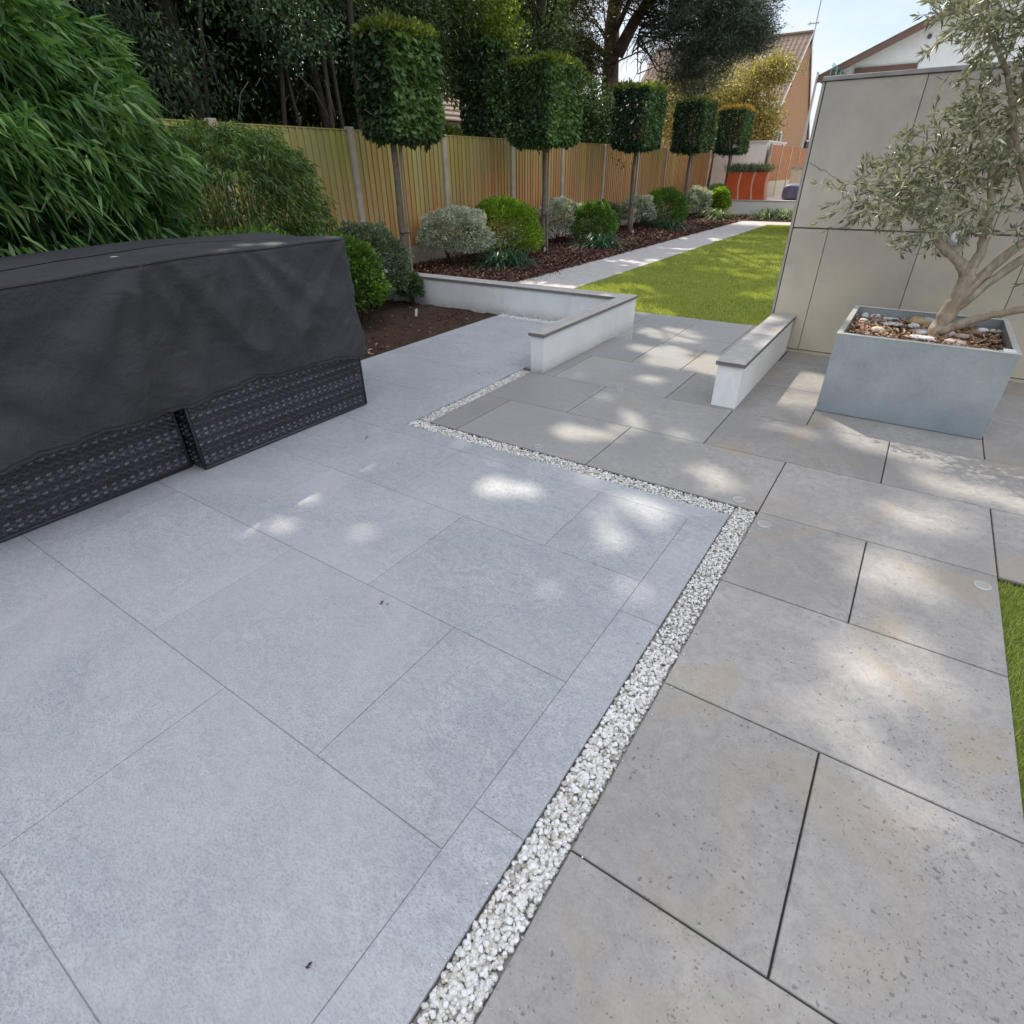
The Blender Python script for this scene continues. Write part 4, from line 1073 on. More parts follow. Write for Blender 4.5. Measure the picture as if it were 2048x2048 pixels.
limbs = [([(.262, 4.42, .80), (.20, 4.41, .875), (.12, 4.40, .93), (.055, 4.39, .985), (.0, 4.38, 1.05), (-.12, 4.36, 1.12), (-.28, 4.35, 1.2)], [.034, .028, .027, .024, .018, .012, .006]),
         ([(.268, 4.42, .82), (.285, 4.42, .93), (.268, 4.42, 1.05), (.25, 4.42, 1.16), (.18, 4.40, 1.35), (.05, 4.38, 1.55)], [.028, .026, .024, .02, .014, .006]),
         ([(.265, 4.44, .66), (.33, 4.44, .79), (.41, 4.45, .92), (.50, 4.46, 1.03), (.56, 4.48, 1.3), (.55, 4.5, 1.7), (.5, 4.5, 2.0)], [.032, .028, .024, .024, .02, .014, .006]),
         ([(.25, 4.45, .58), (.36, 4.45, .74), (.47, 4.46, .88), (.62, 4.46, 1.05), (.8, 4.46, 1.25)], [.03, .026, .024, .022, .012]),
         ([(.235, 4.43, .47), (.32, 4.41, .53), (.45, 4.40, .60), (.60, 4.39, .655), (.78, 4.38, .70)], [.032, .026, .022, .022, .018]),
         ([(.24, 4.47, 1.0), (.235, 4.46, 1.35), (.19, 4.45, 1.6), (.2, 4.45, 1.95), (.1, 4.45, 2.2)], [.018, .017, .015, .010, .005]),
         ([(.5, 4.46, 1.05), (.3, 4.4, 1.35), (.1, 4.3, 1.75), (-.1, 4.3, 2.0), (-.3, 4.3, 2.1)], [.018, .014, .011, .008, .004])]
twig_ends = []
for pts, rad in limbs:
    P_, r_ = limb(pts, rad); m = MB(); m.tube(P_, r_, 9); m.build('limb', M['olivebark'], ol, True)
# leaf clusters on twigs
clus = [((-.30, 4.35, 1.22), (.20, .25, .14), 60), ((-.10, 4.33, 1.28), (.26, .28, .20), 110), ((.12, 4.33, 1.22), (.26, .28, .20), 95), ((.05, 4.3, 1.5), (.25, .25, .16), 34), ((.25, 4.35, 1.55), (.26, .25, .22), 90),
        ((-.02, 4.32, 1.06), (.20, .2, .09), 16), ((.45, 4.4, 1.62), (.26, .25, .28), 80), ((-.10, 4.3, 2.02), (.20, .25, .10), 45), ((.05, 4.3, 1.98), (.28, .25, .16), 110), ((.32, 4.35, 2.0), (.28, .25, .20), 90),
        ((.60, 4.4, 1.95), (.28, .25, .25), 30), ((.55, 4.4, 1.25), (.20, .2, .2), 18), ((.15, 4.35, 1.72), (.22, .2, .12), 14), ((.72, 4.3, .85), (.10, .15, .16), 16), ((.36, 4.38, 1.07), (.14, .12, .05), 8), ((.9, 4.4, 1.5), (.3, .3, .4), 50), ((.2, 4.4, 2.35), (.4, .3, .2), 40)]
A = []; tw_ = MB()
for c, r, n in clus:
    for _ in range(n):
        d = norm(R.normal(size=3)); b = np.array(c)+d*np.array(r)*R.random()**.4
        dr = norm(d*.7+R.normal(size=3)*.5+np.array([-.25, -.1, .10])); Lt = R.uniform(.08, .17)
        e = b+dr*Lt+np.array([0,0,-.015]); tw_.tube([b-dr*.03, (b+e)/2, e], [.0018, .0014, .0008], 4, cap=False)
        k = int(Lt/.0095); u = R.random(k)[:,None]; P = b+(e-b)*u
        D = dr*.85+R.normal(size=(k,3))*.55
        A.append(leaf_arrays(P, D, R.uniform(.038, .066, k), R.uniform(.009, .0135, k)))
leaf_obj('foliage', cat_arr(A), M['olive'], ol)
tag(tw_.build('twig', M['olivebark'], ol), kind='stuff')

# ------------------------------------------------------------------ FAR END: TERRACE, PLANTERS, FENCE
TZ = .33
b_ = MB(); b_.box(-7.9, 24.06, -.2, 3, 60, TZ); tag(b_.build('raised_terrace', simple('pale_terrace_paving', (.50, .46, .42), .8)), kind='structure')
fw = empty('low_wall', (-5.5, 23.9, LOW), 'long low white wall in front of the raised terrace at the far end', 'garden wall')
m = MB(); m.box(-7.9, 23.88, -.3, 2.0, 24.055, TZ-.025); m.build('rendered_body', M['white'], fw)
m = MB(); m.box(-7.9, 23.86, TZ-.0245, 2.0, 24.056, TZ+.003, .003); m.build('coping', M['cap'], fw)
M['red'] = simple('glazed_red_planter', (.60, .11, .035), .32, var=.12, scale=2, spec=.6)
M['redlight'] = simple('red_planter_corner', (.70, .42, .34), .35)
lv = ['left of the three tall red planters on the terrace, beside the last clipped trunk', 'middle of the three tall red planters on the far terrace', 'right of the three tall red planters on the far terrace, nearest the brown fence']
pl3 = ['lavender bush growing in the left red planter', 'lavender bush growing in the middle red planter', 'lavender bush growing in the right red planter']
for k in range(3):
    xa = -6.73+k*.475; xb = xa+.455; ya, yb = 24.32, 24.78
    t = empty('red_planter', ((xa+xb)/2, 24.55, TZ), lv[k], 'planter', 'tall red planters on the far terrace')
    m = MB(); mc = MB(); K = 9; prof = []
    for i in range(K):
        u = i/(K-1); sl_ = .045*math.sin(u*PI*1.1-.4)*(-1)+.02; prof.append((u, sl_))
    vs = []
    for u, s in prof:
        z = TZ+.003+u*.87; vs += [(xa+s, ya+s*.4, z), (xb+s-.03, ya+s*.4, z), (xb+s-.03, yb, z), (xa+s, yb, z)]
    fs = [(i*4+j, i*4+(j+1) % 4, (i+1)*4+(j+1) % 4, (i+1)*4+j) for i in range(K-1) for j in range(4)]; fs.append((0,3,2,1))
    m.add(vs, fs); m.build('body', M['red'], t)
    vs = []
    for u, s in prof:
        z = TZ+.003+u*.87; vs += [(xb+s-.0295, ya+s*.4-.004, z), (xb+s+.028, ya+s*.4-.002, z), (xb+s+.028, ya+.03, z), (xb+s-.0295, ya+.03, z)]
    mc.add(vs, fs+[(4*K-4, 4*K-3, 4*K-2, 4*K-1)]); mc.build('corner_band', M['redlight'], t)
    m = MB(); m.box(xa+.03, ya+.03, TZ+.7, xb-.06, yb-.02, TZ+.82); m.build('potting_soil', M['mulchbase'], t)
    c = ((xa+xb)/2, 24.55, TZ+.92); n = 1500
    t2 = empty('lavender', (c[0], c[1], TZ+.82), pl3[k], 'plant', 'lavender bushes in the red planters')
    P = np.array(c)+R.normal(size=(n,3))*np.array([.15, .15, .05]); D = np.stack([R.normal(0, .35, n)+.1, R.normal(0, .35, n), np.ones(n)], 1)
    leaf_obj('foliage', leaf_arrays(P, D, R.uniform(.08, .24, n), .016, mode='bend', bend=.1), M['lavender'], t2)
# white rendered outbuilding wall
t = empty('white_outbuilding', (-6.8, 25.7, TZ), 'low white rendered outbuilding behind the red planters', 'outbuilding')
m = MB(); m.box(-7.82, 25.85, 0, -5.90, 29, 2.15); m.build('wall', M['white'], t)
m = MB(); m.box(-7.86, 25.80, 2.151, -5.86, 29.05, 2.20); m.build('roof_edge', simple('roof_edge', (.6,.6,.58), .6), t)
# brown far fence along x
ff = empty('fence', (-5.75, 29, TZ), 'orange-brown panel fence on the far terrace, right of the white outbuilding', 'fence')
fp = [25.9, 27.75, 29.6, 31.45, 33.3, 35.2]
M['brown'] = simple('orange_brown_timber', (.36, .145, .055), .7, var=.15, scale=3)
for y in fp:
    m = MB(); m.box(-5.80, y-.04, TZ, -5.71, y+.04, 2.1 if y < 33 else 2.0, .005); m.build('post', M['concrete'], ff)
for k, (a, b) in enumerate(zip(fp[:-1], fp[1:])):
    m = MB(); n = 14
    for q in range(n):
        y0 = a+.041+(b-a-.082)*q/n; y1 = a+.041+(b-a-.082)*(q+1)/n
        m.box(-5.775+.004*(q % 2), y0, .88, -5.745+.004*(q % 2), y1-.002, 2.06-(.06 if k > 3 else 0)); 
    m.build('panel', M['brown'], ff)
    m = MB(); m.box(-5.775, a+.041, TZ, -5.735, b-.041, .605); m.box(-5.775, a+.041, .609, -5.735, b-.041, .878); m.build('gravel_board', simple('pale_gravel_board', (.50, .46, .38), .85), ff)
# cream block wall
t = empty('block_wall', (-4.2, 27, TZ), 'cream block wall with slate cap at the far right of the terrace', 'wall')
m = MB(); m.box(-5.08, 27, TZ, 1, 27.2, 1.27); m.build('wall_body', simple('cream_blocks', (.62, .55, .42), .85), t)
m = MB(); m.box(-5.12, 26.96, 1.271, 1, 27.24, 1.33); m.build('cap', simple('slate_cap', (.28, .33, .36), .6), t)
# purple cover
t = empty('covered_furniture', (-4.2, 24.9, TZ), 'low purple-grey covered furniture on the far terrace', 'covered furniture')
V0, F0 = ICO3; V = V0.copy(); V = np.sign(V)*np.abs(V)**.45; V *= np.array([.62, .42, .27]); 
V[:,2] += np.array([mn.noise(Vector((v*3.5).tolist())) for v in V])*.05*(V[:,2] > 0); V[:,2] = np.maximum(V[:,2], -.22)
link('cloth', tri_mesh('cloth', V+np.array([-4.2, 24.9, TZ+.235]), F0, None, True), simple('purple_cover', (.115, .10, .17), .5, var=.3, scale=5), t)

# ------------------------------------------------------------------ BRICK HOUSE
def m_brick():
    t = NT('orange_brick'); b = t.n('ShaderNodeTexBrick'); b.inputs['Scale'].default_value = 1
    b.inputs['Brick Width'].default_value = .225; b.inputs['Row Height'].default_value = .075; b.inputs['Mortar Size'].default_value = .010
    b.inputs['Color1'].default_value = (.44, .235, .12, 1); b.inputs['Color2'].default_value = (.34, .17, .085, 1); b.inputs['Mortar'].default_value = (.40, .32, .24, 1)
    s = t.sep(); c = t.n('ShaderNodeCombineXYZ'); t.l(t.math('ADD', s[0], s[1]), c.inputs[0]); t.l(s[2], c.inputs[1]); t.l(c.outputs[0], b.inputs['Vector'])
    t.col(t.mix(t.maprange(t.noise(7, 3), .35, .65, 0, .7), b.outputs[0], (.50, .28, .15))); t.set(.9, 0, .1); return t.m
def m_tiles():
    t = NT('concrete_roof_tiles'); s = t.sep()
    w1 = t.math('FRACT', t.math('MULTIPLY', s[2], 3.1)); w2 = t.math('SINE', t.math('MULTIPLY', s[0], 21.))
    c = t.mix(t.maprange(w1, 0, .3, 1, 0), (.25, .185, .145), (.09, .07, .06)); c = t.mix(t.maprange(w2, -.2, .9, .0, .55), c, (.13, .085, .065))
    t.col(t.mix(t.maprange(t.noise(3, 4), .3, .7, 0, .5), c, (.23, .17, .13))); t.set(.85, 0, .2); t.bump(t.math('ADD', w1, w2), .5, .05); return t.m
M['brick'] = m_brick(); M['tiles'] = m_tiles()
bh = empty('brick_house', (-16, 50, 0), 'orange brick house with a steep brown tiled roof in the background', 'house')
X0 = -10.0; ye, ya_, yb_ = 44.4, 49.9, 56.6; ze, za, zb_ = 4.3, 8.75, 3.3
m = MB(); m.add([(X0, ye, -.2), (X0, yb_, -.2), (X0, yb_, zb_), (X0, ya_, za-.12), (X0, ye, ze)], [(0,1,2,3,4)])
m.add([(X0, ye, -.2), (X0, ye, ze), (-20.3, ye, ze), (-20.3, ye, -.2)], [(0,1,2,3)])
m.add([(-20.3, ye, -.2), (-20.3, ye, ze), (-20.3, ya_, za-.12), (-20.3, yb_, zb_), (-20.3, yb_, -.2)], [(0,1,2,3,4)]); m.build('wall', M['brick'], bh)
m = MB(); X1 = X0+.12
sl1 = (za-ze)/(ya_-ye); 
for (y0, z0, y1, z1) in ((ye-.35, ze-.35*sl1, ya_, za), (yb_+.2, zb_-.1, ya_+.01, za)):
    m.add([(X1, y0, z0), (X1, y1, z1), (-20.5, y1, z1), (-20.5, y0, z0), (X1, y0, z0-.1), (X1, y1, z1-.12), (-20.5, y1, z1-.12), (-20.5, y0, z0-.1)], [(0,1,2,3),(7,6,5,4),(0,4,5,1),(0,3,7,4),(2,6,7,3)])
rf = m.build('roof', M['tiles'], bh)
m = MB(); m.tube([(X1, ya_, za+.03), (-20.5, ya_, za+.03)], .11, 8); m.build('ridge', simple('ridge_tile', (.22,.15,.11), .8), rf)
m = MB()
for (y0, z0, y1, z1) in ((ye-.35, ze-.35*sl1, ya_, za), (yb_+.2, zb_-.1, ya_+.01, za)):
    m.add([(X1+.02, y0, z0-.02), (X1+.02, y1, z1-.02), (X1+.02, y1, z1-.2), (X1+.02, y0, z0-.2), (X1-.02, y0, z0-.02), (X1-.02, y1, z1-.02), (X1-.02, y1, z1-.2), (X1-.02, y0, z0-.2)], [(0,1,2,3),(7,6,5,4),(0,4,5,1),(3,2,6,7)])
m.build('bargeboard', simple('white_board', (.82,.82,.80), .5), bh)
wf = MB(); wf.box(X0+.002, 44.95, 2.35, X0+.06, 47.1, 2.47); wf.box(X0+.002, 44.95, 3.22, X0+.06, 47.1, 3.34); 
for y in (44.95, 45.95, 47.0): wf.box(X0+.003, y, 2.471, X0+.06, y+.14, 3.219)
wfo = wf.build('window', simple('white_upvc', (.85,.85,.85), .4), bh)
m = MB(); m.box(X0+.001, 45.09, 2.47, X0+.02, 47.0, 3.22); m.build('pane', simple('dark_glass', (.06,.08,.10), .1), wfo)
m = MB(); m.box(X0+.005, 55.4, -.2, X0+.25, 56.3, 3.0); m.build('dark_door', simple('dark_panel', (.03,.04,.04), .5), bh)
# aerial
an = empty('tv_aerial', (-9.83, 50.0, 7.0), 'tall thin television aerial mast on the gable of the brick house', 'aerial')
m = MB(); m.tube([(-9.83, 50.0, 6.4), (-9.83, 50.0, 12.5)], .035, 6); m.build('mast', simple('aerial_metal', (.45,.46,.48), .4, .6), an)
m = MB(); m.tube([(-10.35, 50.0, 9.22), (-9.65, 50.0, 9.22)], .03, 6); m.tube([(-10.2, 50.0, 9.1), (-10.2, 50.0, 9.35)], .02, 5); m.tube([(-9.7, 49.8, 9.22), (-9.7, 50.2, 9.22)], .02, 5); m.build('crossbar', simple('aerial_metal2', (.40,.41,.43), .4, .6), an)
# pole near the wall end
po = empty('street_lamp', (-7.25, 40, 0), 'grey street lamp pole seen between the brick house and the tall stone wall', 'street lamp')
m = MB(); m.tube([(-7.25, 40, 0), (-7.25, 40, 5.6)], [.08, .06], 8); m.build('pole', simple('galv_pole', (.42,.44,.46), .5, .4), po)
m = MB(); m.box(-7.3, 39.9, 5.3, -6.85, 40.1, 5.48, .03); m.build('lamp_head', simple('lamp_head_grey', (.6,.62,.64), .5), po)

# ------------------------------------------------------------------ WHITE HOUSE (right)
wh = empty('white_house', (0, 20.5, 0), 'white rendered house with a shallow brown gable roof behind the tall wall', 'house')
HY = 20.3
m = MB(); m.add([(-3.3, HY, -.2), (6.3, HY, -.2), (6.3, HY, 3.55), (1.5, HY, 5.52), (-3.3, HY, 3.55)], [(0,1,2,3,4)])
m.add([(-3.3, HY, -.2), (-3.3, HY, 3.55), (-3.3, 30, 3.55), (-3.3, 30, -.2)], [(0,1,2,3)])
m.build('wall', M['white'], wh)
m = MB()
for s, xe in ((-1, -3.62), (1, 6.62)):
    m.add([(xe, HY-.25, 3.42), (1.5, HY-.25, 5.60), (1.5, 30, 5.60), (xe, 30, 3.42), (xe, HY-.25, 3.30), (1.5, HY-.25, 5.48), (1.5, 30, 5.48), (xe, 30, 3.30)], [(0,1,2,3),(7,6,5,4),(0,4,5,1),(0,3,7,4)])
rf = m.build('roof', M['tiles'], wh)
m = MB()
for xe in (-3.62, 6.62):
    m.add([(xe, HY-.27, 3.38), (1.5, HY-.27, 5.56), (1.5, HY-.27, 5.42), (xe, HY-.27, 3.24), (xe, HY-.24, 3.38), (1.5, HY-.24, 5.56), (1.5, HY-.24, 5.42), (xe, HY-.24, 3.24)], [(0,1,2,3),(7,6,5,4),(3,2,6,7),(0,4,5,1)])
m.build('fascia', simple('brown_fascia', (.20, .12, .095), .6), rf)
m = MB(); m.box(-2.80, HY-.06, 3.40, -1.40, HY-.002, 3.52, .004); m.box(-2.80, HY-.06, 2.3, -2.70, HY-.002, 3.399); m.box(-1.50, HY-.06, 2.3, -1.40, HY-.002, 3.399)
wfo = m.build('window', simple('brown_frame', (.16, .09, .065), .6), wh)
m = MB(); m.box(-2.699, HY-.03, 2.3, -1.501, HY-.003, 3.399); m.build('pane', simple('dark_glass2', (.05,.06,.07), .1), wfo)
m = MB(); disc_y(m, -1.33, HY-.03, HY-.002, 4.02, .05, .05, 12); m.build('vent', simple('vent_dark', (.12,.12,.13), .6), wh)
m = MB(); m.box(-2.85, 17.42, -.2, 3, 20.29, 2.45); m.build('extension', M['white'], wh)
gb = empty('glass_balustrade', (-2.83, 18.9, 2.46), 'clear greenish glass balustrade on the flat roof in front of the white house', 'balustrade')
gm = bpy.data.materials.new('balustrade_glass'); gm.use_nodes = True; gn = gm.node_tree; gn.nodes.clear()
o_ = gn.nodes.new('ShaderNodeOutputMaterial'); gs = gn.nodes.new('ShaderNodeBsdfGlossy'); gs.inputs['Roughness'].default_value = .05; gs.inputs['Color'].default_value = (.8,.95,.92,1)
tp = gn.nodes.new('ShaderNodeBsdfTransparent'); tp.inputs[0].default_value = (.74, .90, .87, 1); mm = gn.nodes.new('ShaderNodeMixShader'); mm.inputs[0].default_value = .22
gn.links.new(tp.outputs[0], mm.inputs[1]); gn.links.new(gs.outputs[0], mm.inputs[2]); gn.links.new(mm.outputs[0], o_.inputs[0])
for k in range(4):
    a = 17.44+k*.70
    m = MB(); m.box(-2.90, a, 2.46, -2.885, a+.66, 3.36); m.build('glass_pane', gm, gb)
    m = MB(); m.box(-2.905, a+.665, 2.452, -2.88, a+.69, 3.30); m.build('post', simple('steel_post', (.5,.55,.55), .35, .7), gb)

# ------------------------------------------------------------------ TREES BEYOND THE FENCE
SUNX = SUN[:2]/-SUN[2]
def ground_hit(P): return P[:,:2]+P[:,2:3]*SUNX
SPOTS = np.array([(.25,2.11,.12),(.11,2.30,.09),(.21,2.39,.08),(.37,1.77,.11),(.48,1.66,.12),(.19,1.35,.10),(.31,2.68,.09),(.44,2.81,.15),(.47,1.18,.09),(-.18,1.50,.05),(.03,.49,.05),(-.74,1.87,.07),(-.57,1.61,.06),(-.68,2.17,.10),(.51,2.26,.07),(-.10,.41,.05),(.09,.98,.05),(.52,1.14,.06),
 (-2.19,1.78,.065),(-2.22,1.37,.06),(-2.14,1.40,.06),(-2.13,1.14,.045),(-2.16,1.05,.04),(-1.72,1.35,.07),(-1.60,1.57,.04),(-2.17,2.20,.035),(-1.45,1.98,.10),(-1.28,2.05,.06),(-1.62,2.21,.05),(-2.04,1.20,.04),(-1.82,1.73,.03),(-1.77,.08,.045),(-1.9,2.28,.04),(-1.33,1.62,.035),(-1.0,1.45,.03),(-2.3,1.25,.035),(-1.15,1.75,.03),(-2.0,1.62,.03),(-.8,1.45,.045),
 (-.87,3.14,.10),(-1.57,3.47,.07),(-1.30,3.35,.06),(-1.47,2.79,.11),(-1.26,2.89,.10),(-1.24,3.17,.06),(-.61,2.71,.09),(-.54,2.55,.06),(-1.11,2.32,.06),(-.66,2.18,.06),(-.86,2.20,.07),(-1.94,3.77,.06),(-1.44,3.99,.09),(-.47,3.51,.07),(-.37,2.74,.05),(-.21,2.37,.05),(-1.15,3.02,.06),
 (-.24,3.49,.09),(.22,3.54,.10),(.38,3.47,.12),(.37,3.28,.09),(.53,3.59,.10),(.70,3.54,.12),(.71,3.37,.10),(.85,3.5,.14),(.47,3.16,.06),(.59,3.21,.07),(.22,2.92,.06),(.38,2.88,.09),(.51,2.76,.10),(.28,2.65,.05),(.27,2.39,.06),(.05,2.29,.05),(.0,3.55,.10),
 (.0,3.66,.10),(-.1,3.8,.08),(-.35,4.35,.20),(-.40,4.0,.16),(-.4,4.6,.18),(.0,4.3,.22),(.3,4.15,.20),(1.1,3.3,.3),(1.35,3.0,.3),(1.0,3.0,.2),(1.5,3.3,.3),(.8,3.3,.15),(-.82,4.9,.2),(-.82,4.5,.16),(-.8,4.2,.10),(.55,4.1,.2),(-2.26,4.75,.10),(-2.28,4.45,.07),(-2.25,5.1,.08),
 (-1.2,4.5,.16),(-1.5,4.5,.2),(-1.2,4.75,.14),(-1.6,4.8,.18),(-.95,4.5,.15),(-1.9,4.75,.08)])  # chosen sun patches; the unseen high crowns are holed to let them through
def fbm(q, s, o=0.0):
    return np.array([mn.fractal(Vector((a*s[0]+o, b*s[1], o)), .9, 2.0, 4) for a, b in q])
def lit_mask(q, wz):
    """true where crown leaves are cut away so sun reaches ground point q"""
    m = np.zeros(len(q), bool)
    for x, y, r in SPOTS: m |= ((q[:,0]-x)**2+(q[:,1]-y)**2) < (r*.95+.03 if (x < -.45 or y > 3.2) else r*1.3+.07)**2
    f = fbm(q, (.75, 1.5), 2.7)
    th = np.interp(q[:,1], [5.2, 5.6, 6.6, 7.4, 8.6, 10, 13, 15.2, 16.6, 18, 30], [9, -.05, -.20, -.22, -.08, -.02, .0, -.02, -.3, -9, -9])
    m |= (q[:,1] > 5.2) & (f > th)
    f2 = fbm(q, (2.0, 2.0), 5.1); m |= (q[:,1] < 3.4) & (q[:,0] > -1.1) & (f2 > .36-.06*(q[:,0] > -.3))
    return m
trees = []
def canopy_tree(name, label, xy, r0, htop, mat, cl_mat, nclus, qbox, zr, leafL, leafW, per, lean=(0,0), limbs_n=16, low=None, category='tree', spread=.5, wood=None, group='trees beyond the fence'):
    """tall tree: trunk, limbs, leaf clusters; high crown out of view, placed to shade ground area qbox"""
    t = empty(name, (xy[0], xy[1], -.2), label, category, group)
    wood = wood or M['barkdark']
    C = np.stack([R.uniform(qbox[0], qbox[1], nclus), R.uniform(qbox[2], qbox[3], nclus)], 1)
    z = np.clip((C[:,0]+7.5)/.667, 6.5, 99)+R.uniform(0, zr, nclus)
    ctr = np.stack([C[:,0]-z*SUNX[0], C[:,1]-z*SUNX[1], z], 1)
    ok = (np.hypot(ctr[:,0]-xy[0], ctr[:,1]-xy[1]) < 7.5) & (ctr[:,0] < -7.2)
    ctr = ctr[ok]
    n = len(ctr)*per; P = np.repeat(ctr, per, 0)+R.normal(size=(n,3))*np.array([spread, spread, spread*.5])
    q = ground_hit(P); keep = ~lit_mask(q, None); P = P[keep]; n = len(P)
    D = norm(R.normal(size=(n,3))+np.array([0,0,-.4]))
    k2 = np.ones(n, bool)
    for u in (.45, 1.0):
        qq = ground_hit(P+D*leafL*u)
        for x, y, r in SPOTS:
            if x < -.45 or y > 3.2: k2 &= ((qq[:,0]-x)**2+(qq[:,1]-y)**2) > (r*.95+.03)**2
    P = P[k2]; D = D[k2]; n = len(P)
    parts_ = [leaf_arrays(P, D, leafL*R.uniform(.7, 1.3, n), leafW, mode='fold')]
    m = MB(); tp_ = []
    for k in range(9):
        u = k/8; tp_.append((xy[0]+lean[0]*u+.1*math.sin(k*1.3), xy[1]+lean[1]*u+.1*math.cos(k), -.25+(htop+.25)*u))
    m.tube(tp_, [r0*(1.15-.95*k/8) for k in range(9)], 12)
    m.build('trunk', wood, t, True)
    if len(ctr):
        m = MB()
        for k in range(limbs_n):
            e = ctr[R.integers(0, len(ctr))]; zb = min(htop*.9, max(1.6, e[2]*R.uniform(.45, .8))); u = zb/htop
            b = np.array([xy[0]+lean[0]*u, xy[1]+lean[1]*u, zb]); mid = (b+e)/2+R.normal(size=3)*.3
            m.tube([b, mid, e], [r0*.32, r0*.18, .02], 6)
        m.build('limb', wood, t, True)
    return t, parts_
def clump_cloud(c, r, K, per, s, L, W, mat_mode='fold', hang=-.35, dirv=None, skin=.5, warm=None):
    d = norm(R.normal(size=(K,3))); rad = R.random(K)**skin; ctr = np.array(c)+d*np.array(r)*rad[:,None]
    n = K*per; out = np.repeat(d, per, 0); P = np.repeat(ctr, per, 0)+R.normal(size=(n,3))*np.array([s, s, s*.55])
    D = out*.5+R.normal(size=(n,3))*.7+np.array([0,0,hang])
    if dirv is not None: D = D*.55+np.repeat(norm(R.normal(size=(K,3))*.6+np.array(dirv)), per, 0)
    return leaf_arrays(P, D, L*R.uniform(.6, 1.3, n), W, mode=mat_mode, rnd=np.clip(np.repeat(R.normal(0, .16, K), per)+R.random(n), 0, 1))
def branches(m, base, cs, n, r, jit=.4):
    for k in range(n):
        c = cs[k % len(cs)]; e = np.array(c[0])+norm(R.normal(size=3))*np.array(c[1])*.75
        b = np.array(base)+np.array([0,0,R.uniform(-.6, .6)]); p1 = b*.6+e*.4+R.normal(size=3)*jit*.5; p2 = b*.25+e*.75+R.normal(size=3)*jit*.4
        m.tube([b, p1, p2, e], [r, r*.6, r*.35, r*.12], 5)

t = empty('hedge', (-13.6, 4.5, 0), 'tall dark evergreen hedge far behind the near end of the fence', 'hedge', 'trees beyond the fence')
P, D, Nn = box_crown((-13.8, 4.0, 3.3), (.7, 9.6, 3.7), 34000, .3)
P += Nn*np.array([mn.noise(Vector((p*.45).tolist())) for p in P])[:,None]*1.3
leaf_obj('foliage', leaf_arrays(P, D, R.uniform(.2, .42, len(P)), .17), M['conifer'], t)
# 1. dark multi-stemmed conifers behind the near fence
t1, p1 = canopy_tree('conifer', 'dark many-stemmed evergreen filling the top left behind the near fence', (-10.6, 6.4), .17, 13, None, None, 520, (-5, 3.2, -4.5, 2.4), 3.0, .24, .13, 95)
cl = [((-10.2, 4.3, 4.2), (1.7, 2.1, 2.5)), ((-10.8, 6.8, 5.2), (2.0, 1.9, 1.9)), ((-9.8, 1.6, 4.4), (1.6, 1.8, 2.4)), ((-11.2, 8.4, 4.2), (1.8, 1.2, 1.9))]
p1 += [clump_cloud(c, r, 260, 55, .20, .085, .030, 'bend', -.7, None, .45) for c, r in cl] + [clump_cloud((-9.9, 4.0, 2.6), (1.2, 2.8, 1.0), 240, 50, .2, .08, .03, 'bend', -.6, None, .5)]
p1 += [clump_cloud((-12.4, 4.6, 3.4), (.8, 6.0, 4.2), 1000, 50, .35, .17, .09, 'fold', -.3, None, .5)]
leaf_obj('crown', cat_arr(p1), M['conifer'], t1)
m = MB()
for x, y, r, dx, dy in ((-9.5, 8.30, .055, -.1, .15), (-9.6, 8.72, .045, .1, -.2), (-9.5, 8.98, .085, .05, .05), (-9.9, 7.4, .05, .15, .3), (-9.7, 7.9, .04, -.2, -.1), (-9.8, 9.35, .03, .1, .1), (-9.8, 5.9, .04, .1, .4)):
    m.tube([(x, y, -.2), (x+dx*.3, y+dy*.3, 1.6), (x+dx, y+dy, 3.2), (x+dx*2, y+dy*3, 6)], [r, r*.9, r*.75, r*.4], 8)
m.build('stem', M['barkdark'], t1, True)
m = MB()
for k in range(40):
    b = np.array([-9.4+random.uniform(-.6,.2), random.uniform(1, 8.5), random.uniform(2.3, 4.5)]); e = b+np.array([random.uniform(.1,.7), random.uniform(-.9,.9), random.uniform(-.9,.3)])
    m = MB(); m.tube([b, (b+e)/2+np.array([0,0,.12]), e], [.010, .007, .003], 4); m.build('bare_twig', M['paletwig'], t1)
# 2. glossy evergreen, lighter leaves above the fence near the first clipped tree
t2, p2 = canopy_tree('evergreen_tree', 'glossy-leaved evergreen tree just left of the nearest clipped tree', (-10.3, 8.9), .10, 9, None, None, 160, (-4.5, 1.5, -1.5, 4.5), 3.0, .24, .13, 80)
p2 += [clump_cloud((-9.5, 7.75, 3.55), (.9, .9, .75), 90, 34, .14, .075, .038), clump_cloud((-9.6, 6.6, 4.1), (.9, .9, .8), 70, 34, .14, .07, .035), clump_cloud((-9.7, 9.9, 3.2), (.8, 1.0, 1.5), 120, 34, .16, .075, .038)]
leaf_obj('crown', cat_arr(p2), M['ever'], t2)
# 3. cedar, dark fringed foliage behind first/second clipped trees
t3, p3 = canopy_tree('conifer', 'dark drooping cedar between the first and second clipped trees', (-12.4, 11.5), .25, 16, None, None, 620, (-4.8, 3.4, 1.2, 7.0), 3.0, .24, .13, 95)
p3 += [clump_cloud(c, r, k, 60, .20, .12, .030, 'bend', -.25, (.5, .2, .1), .5) for c, r, k in (((-10.4, 10.6, 4.0), (1.2, 1.7, 1.5), 420), ((-10.8, 12.4, 4.6), (1.3, 1.7, 1.3), 380), ((-11.0, 11.2, 2.9), (.9, 1.2, 1.0), 170), ((-11.8, 13.6, 5.0), (1.2, 1.6, 1.2), 240))]
leaf_obj('crown', cat_arr(p3), M['cedar'], t3)
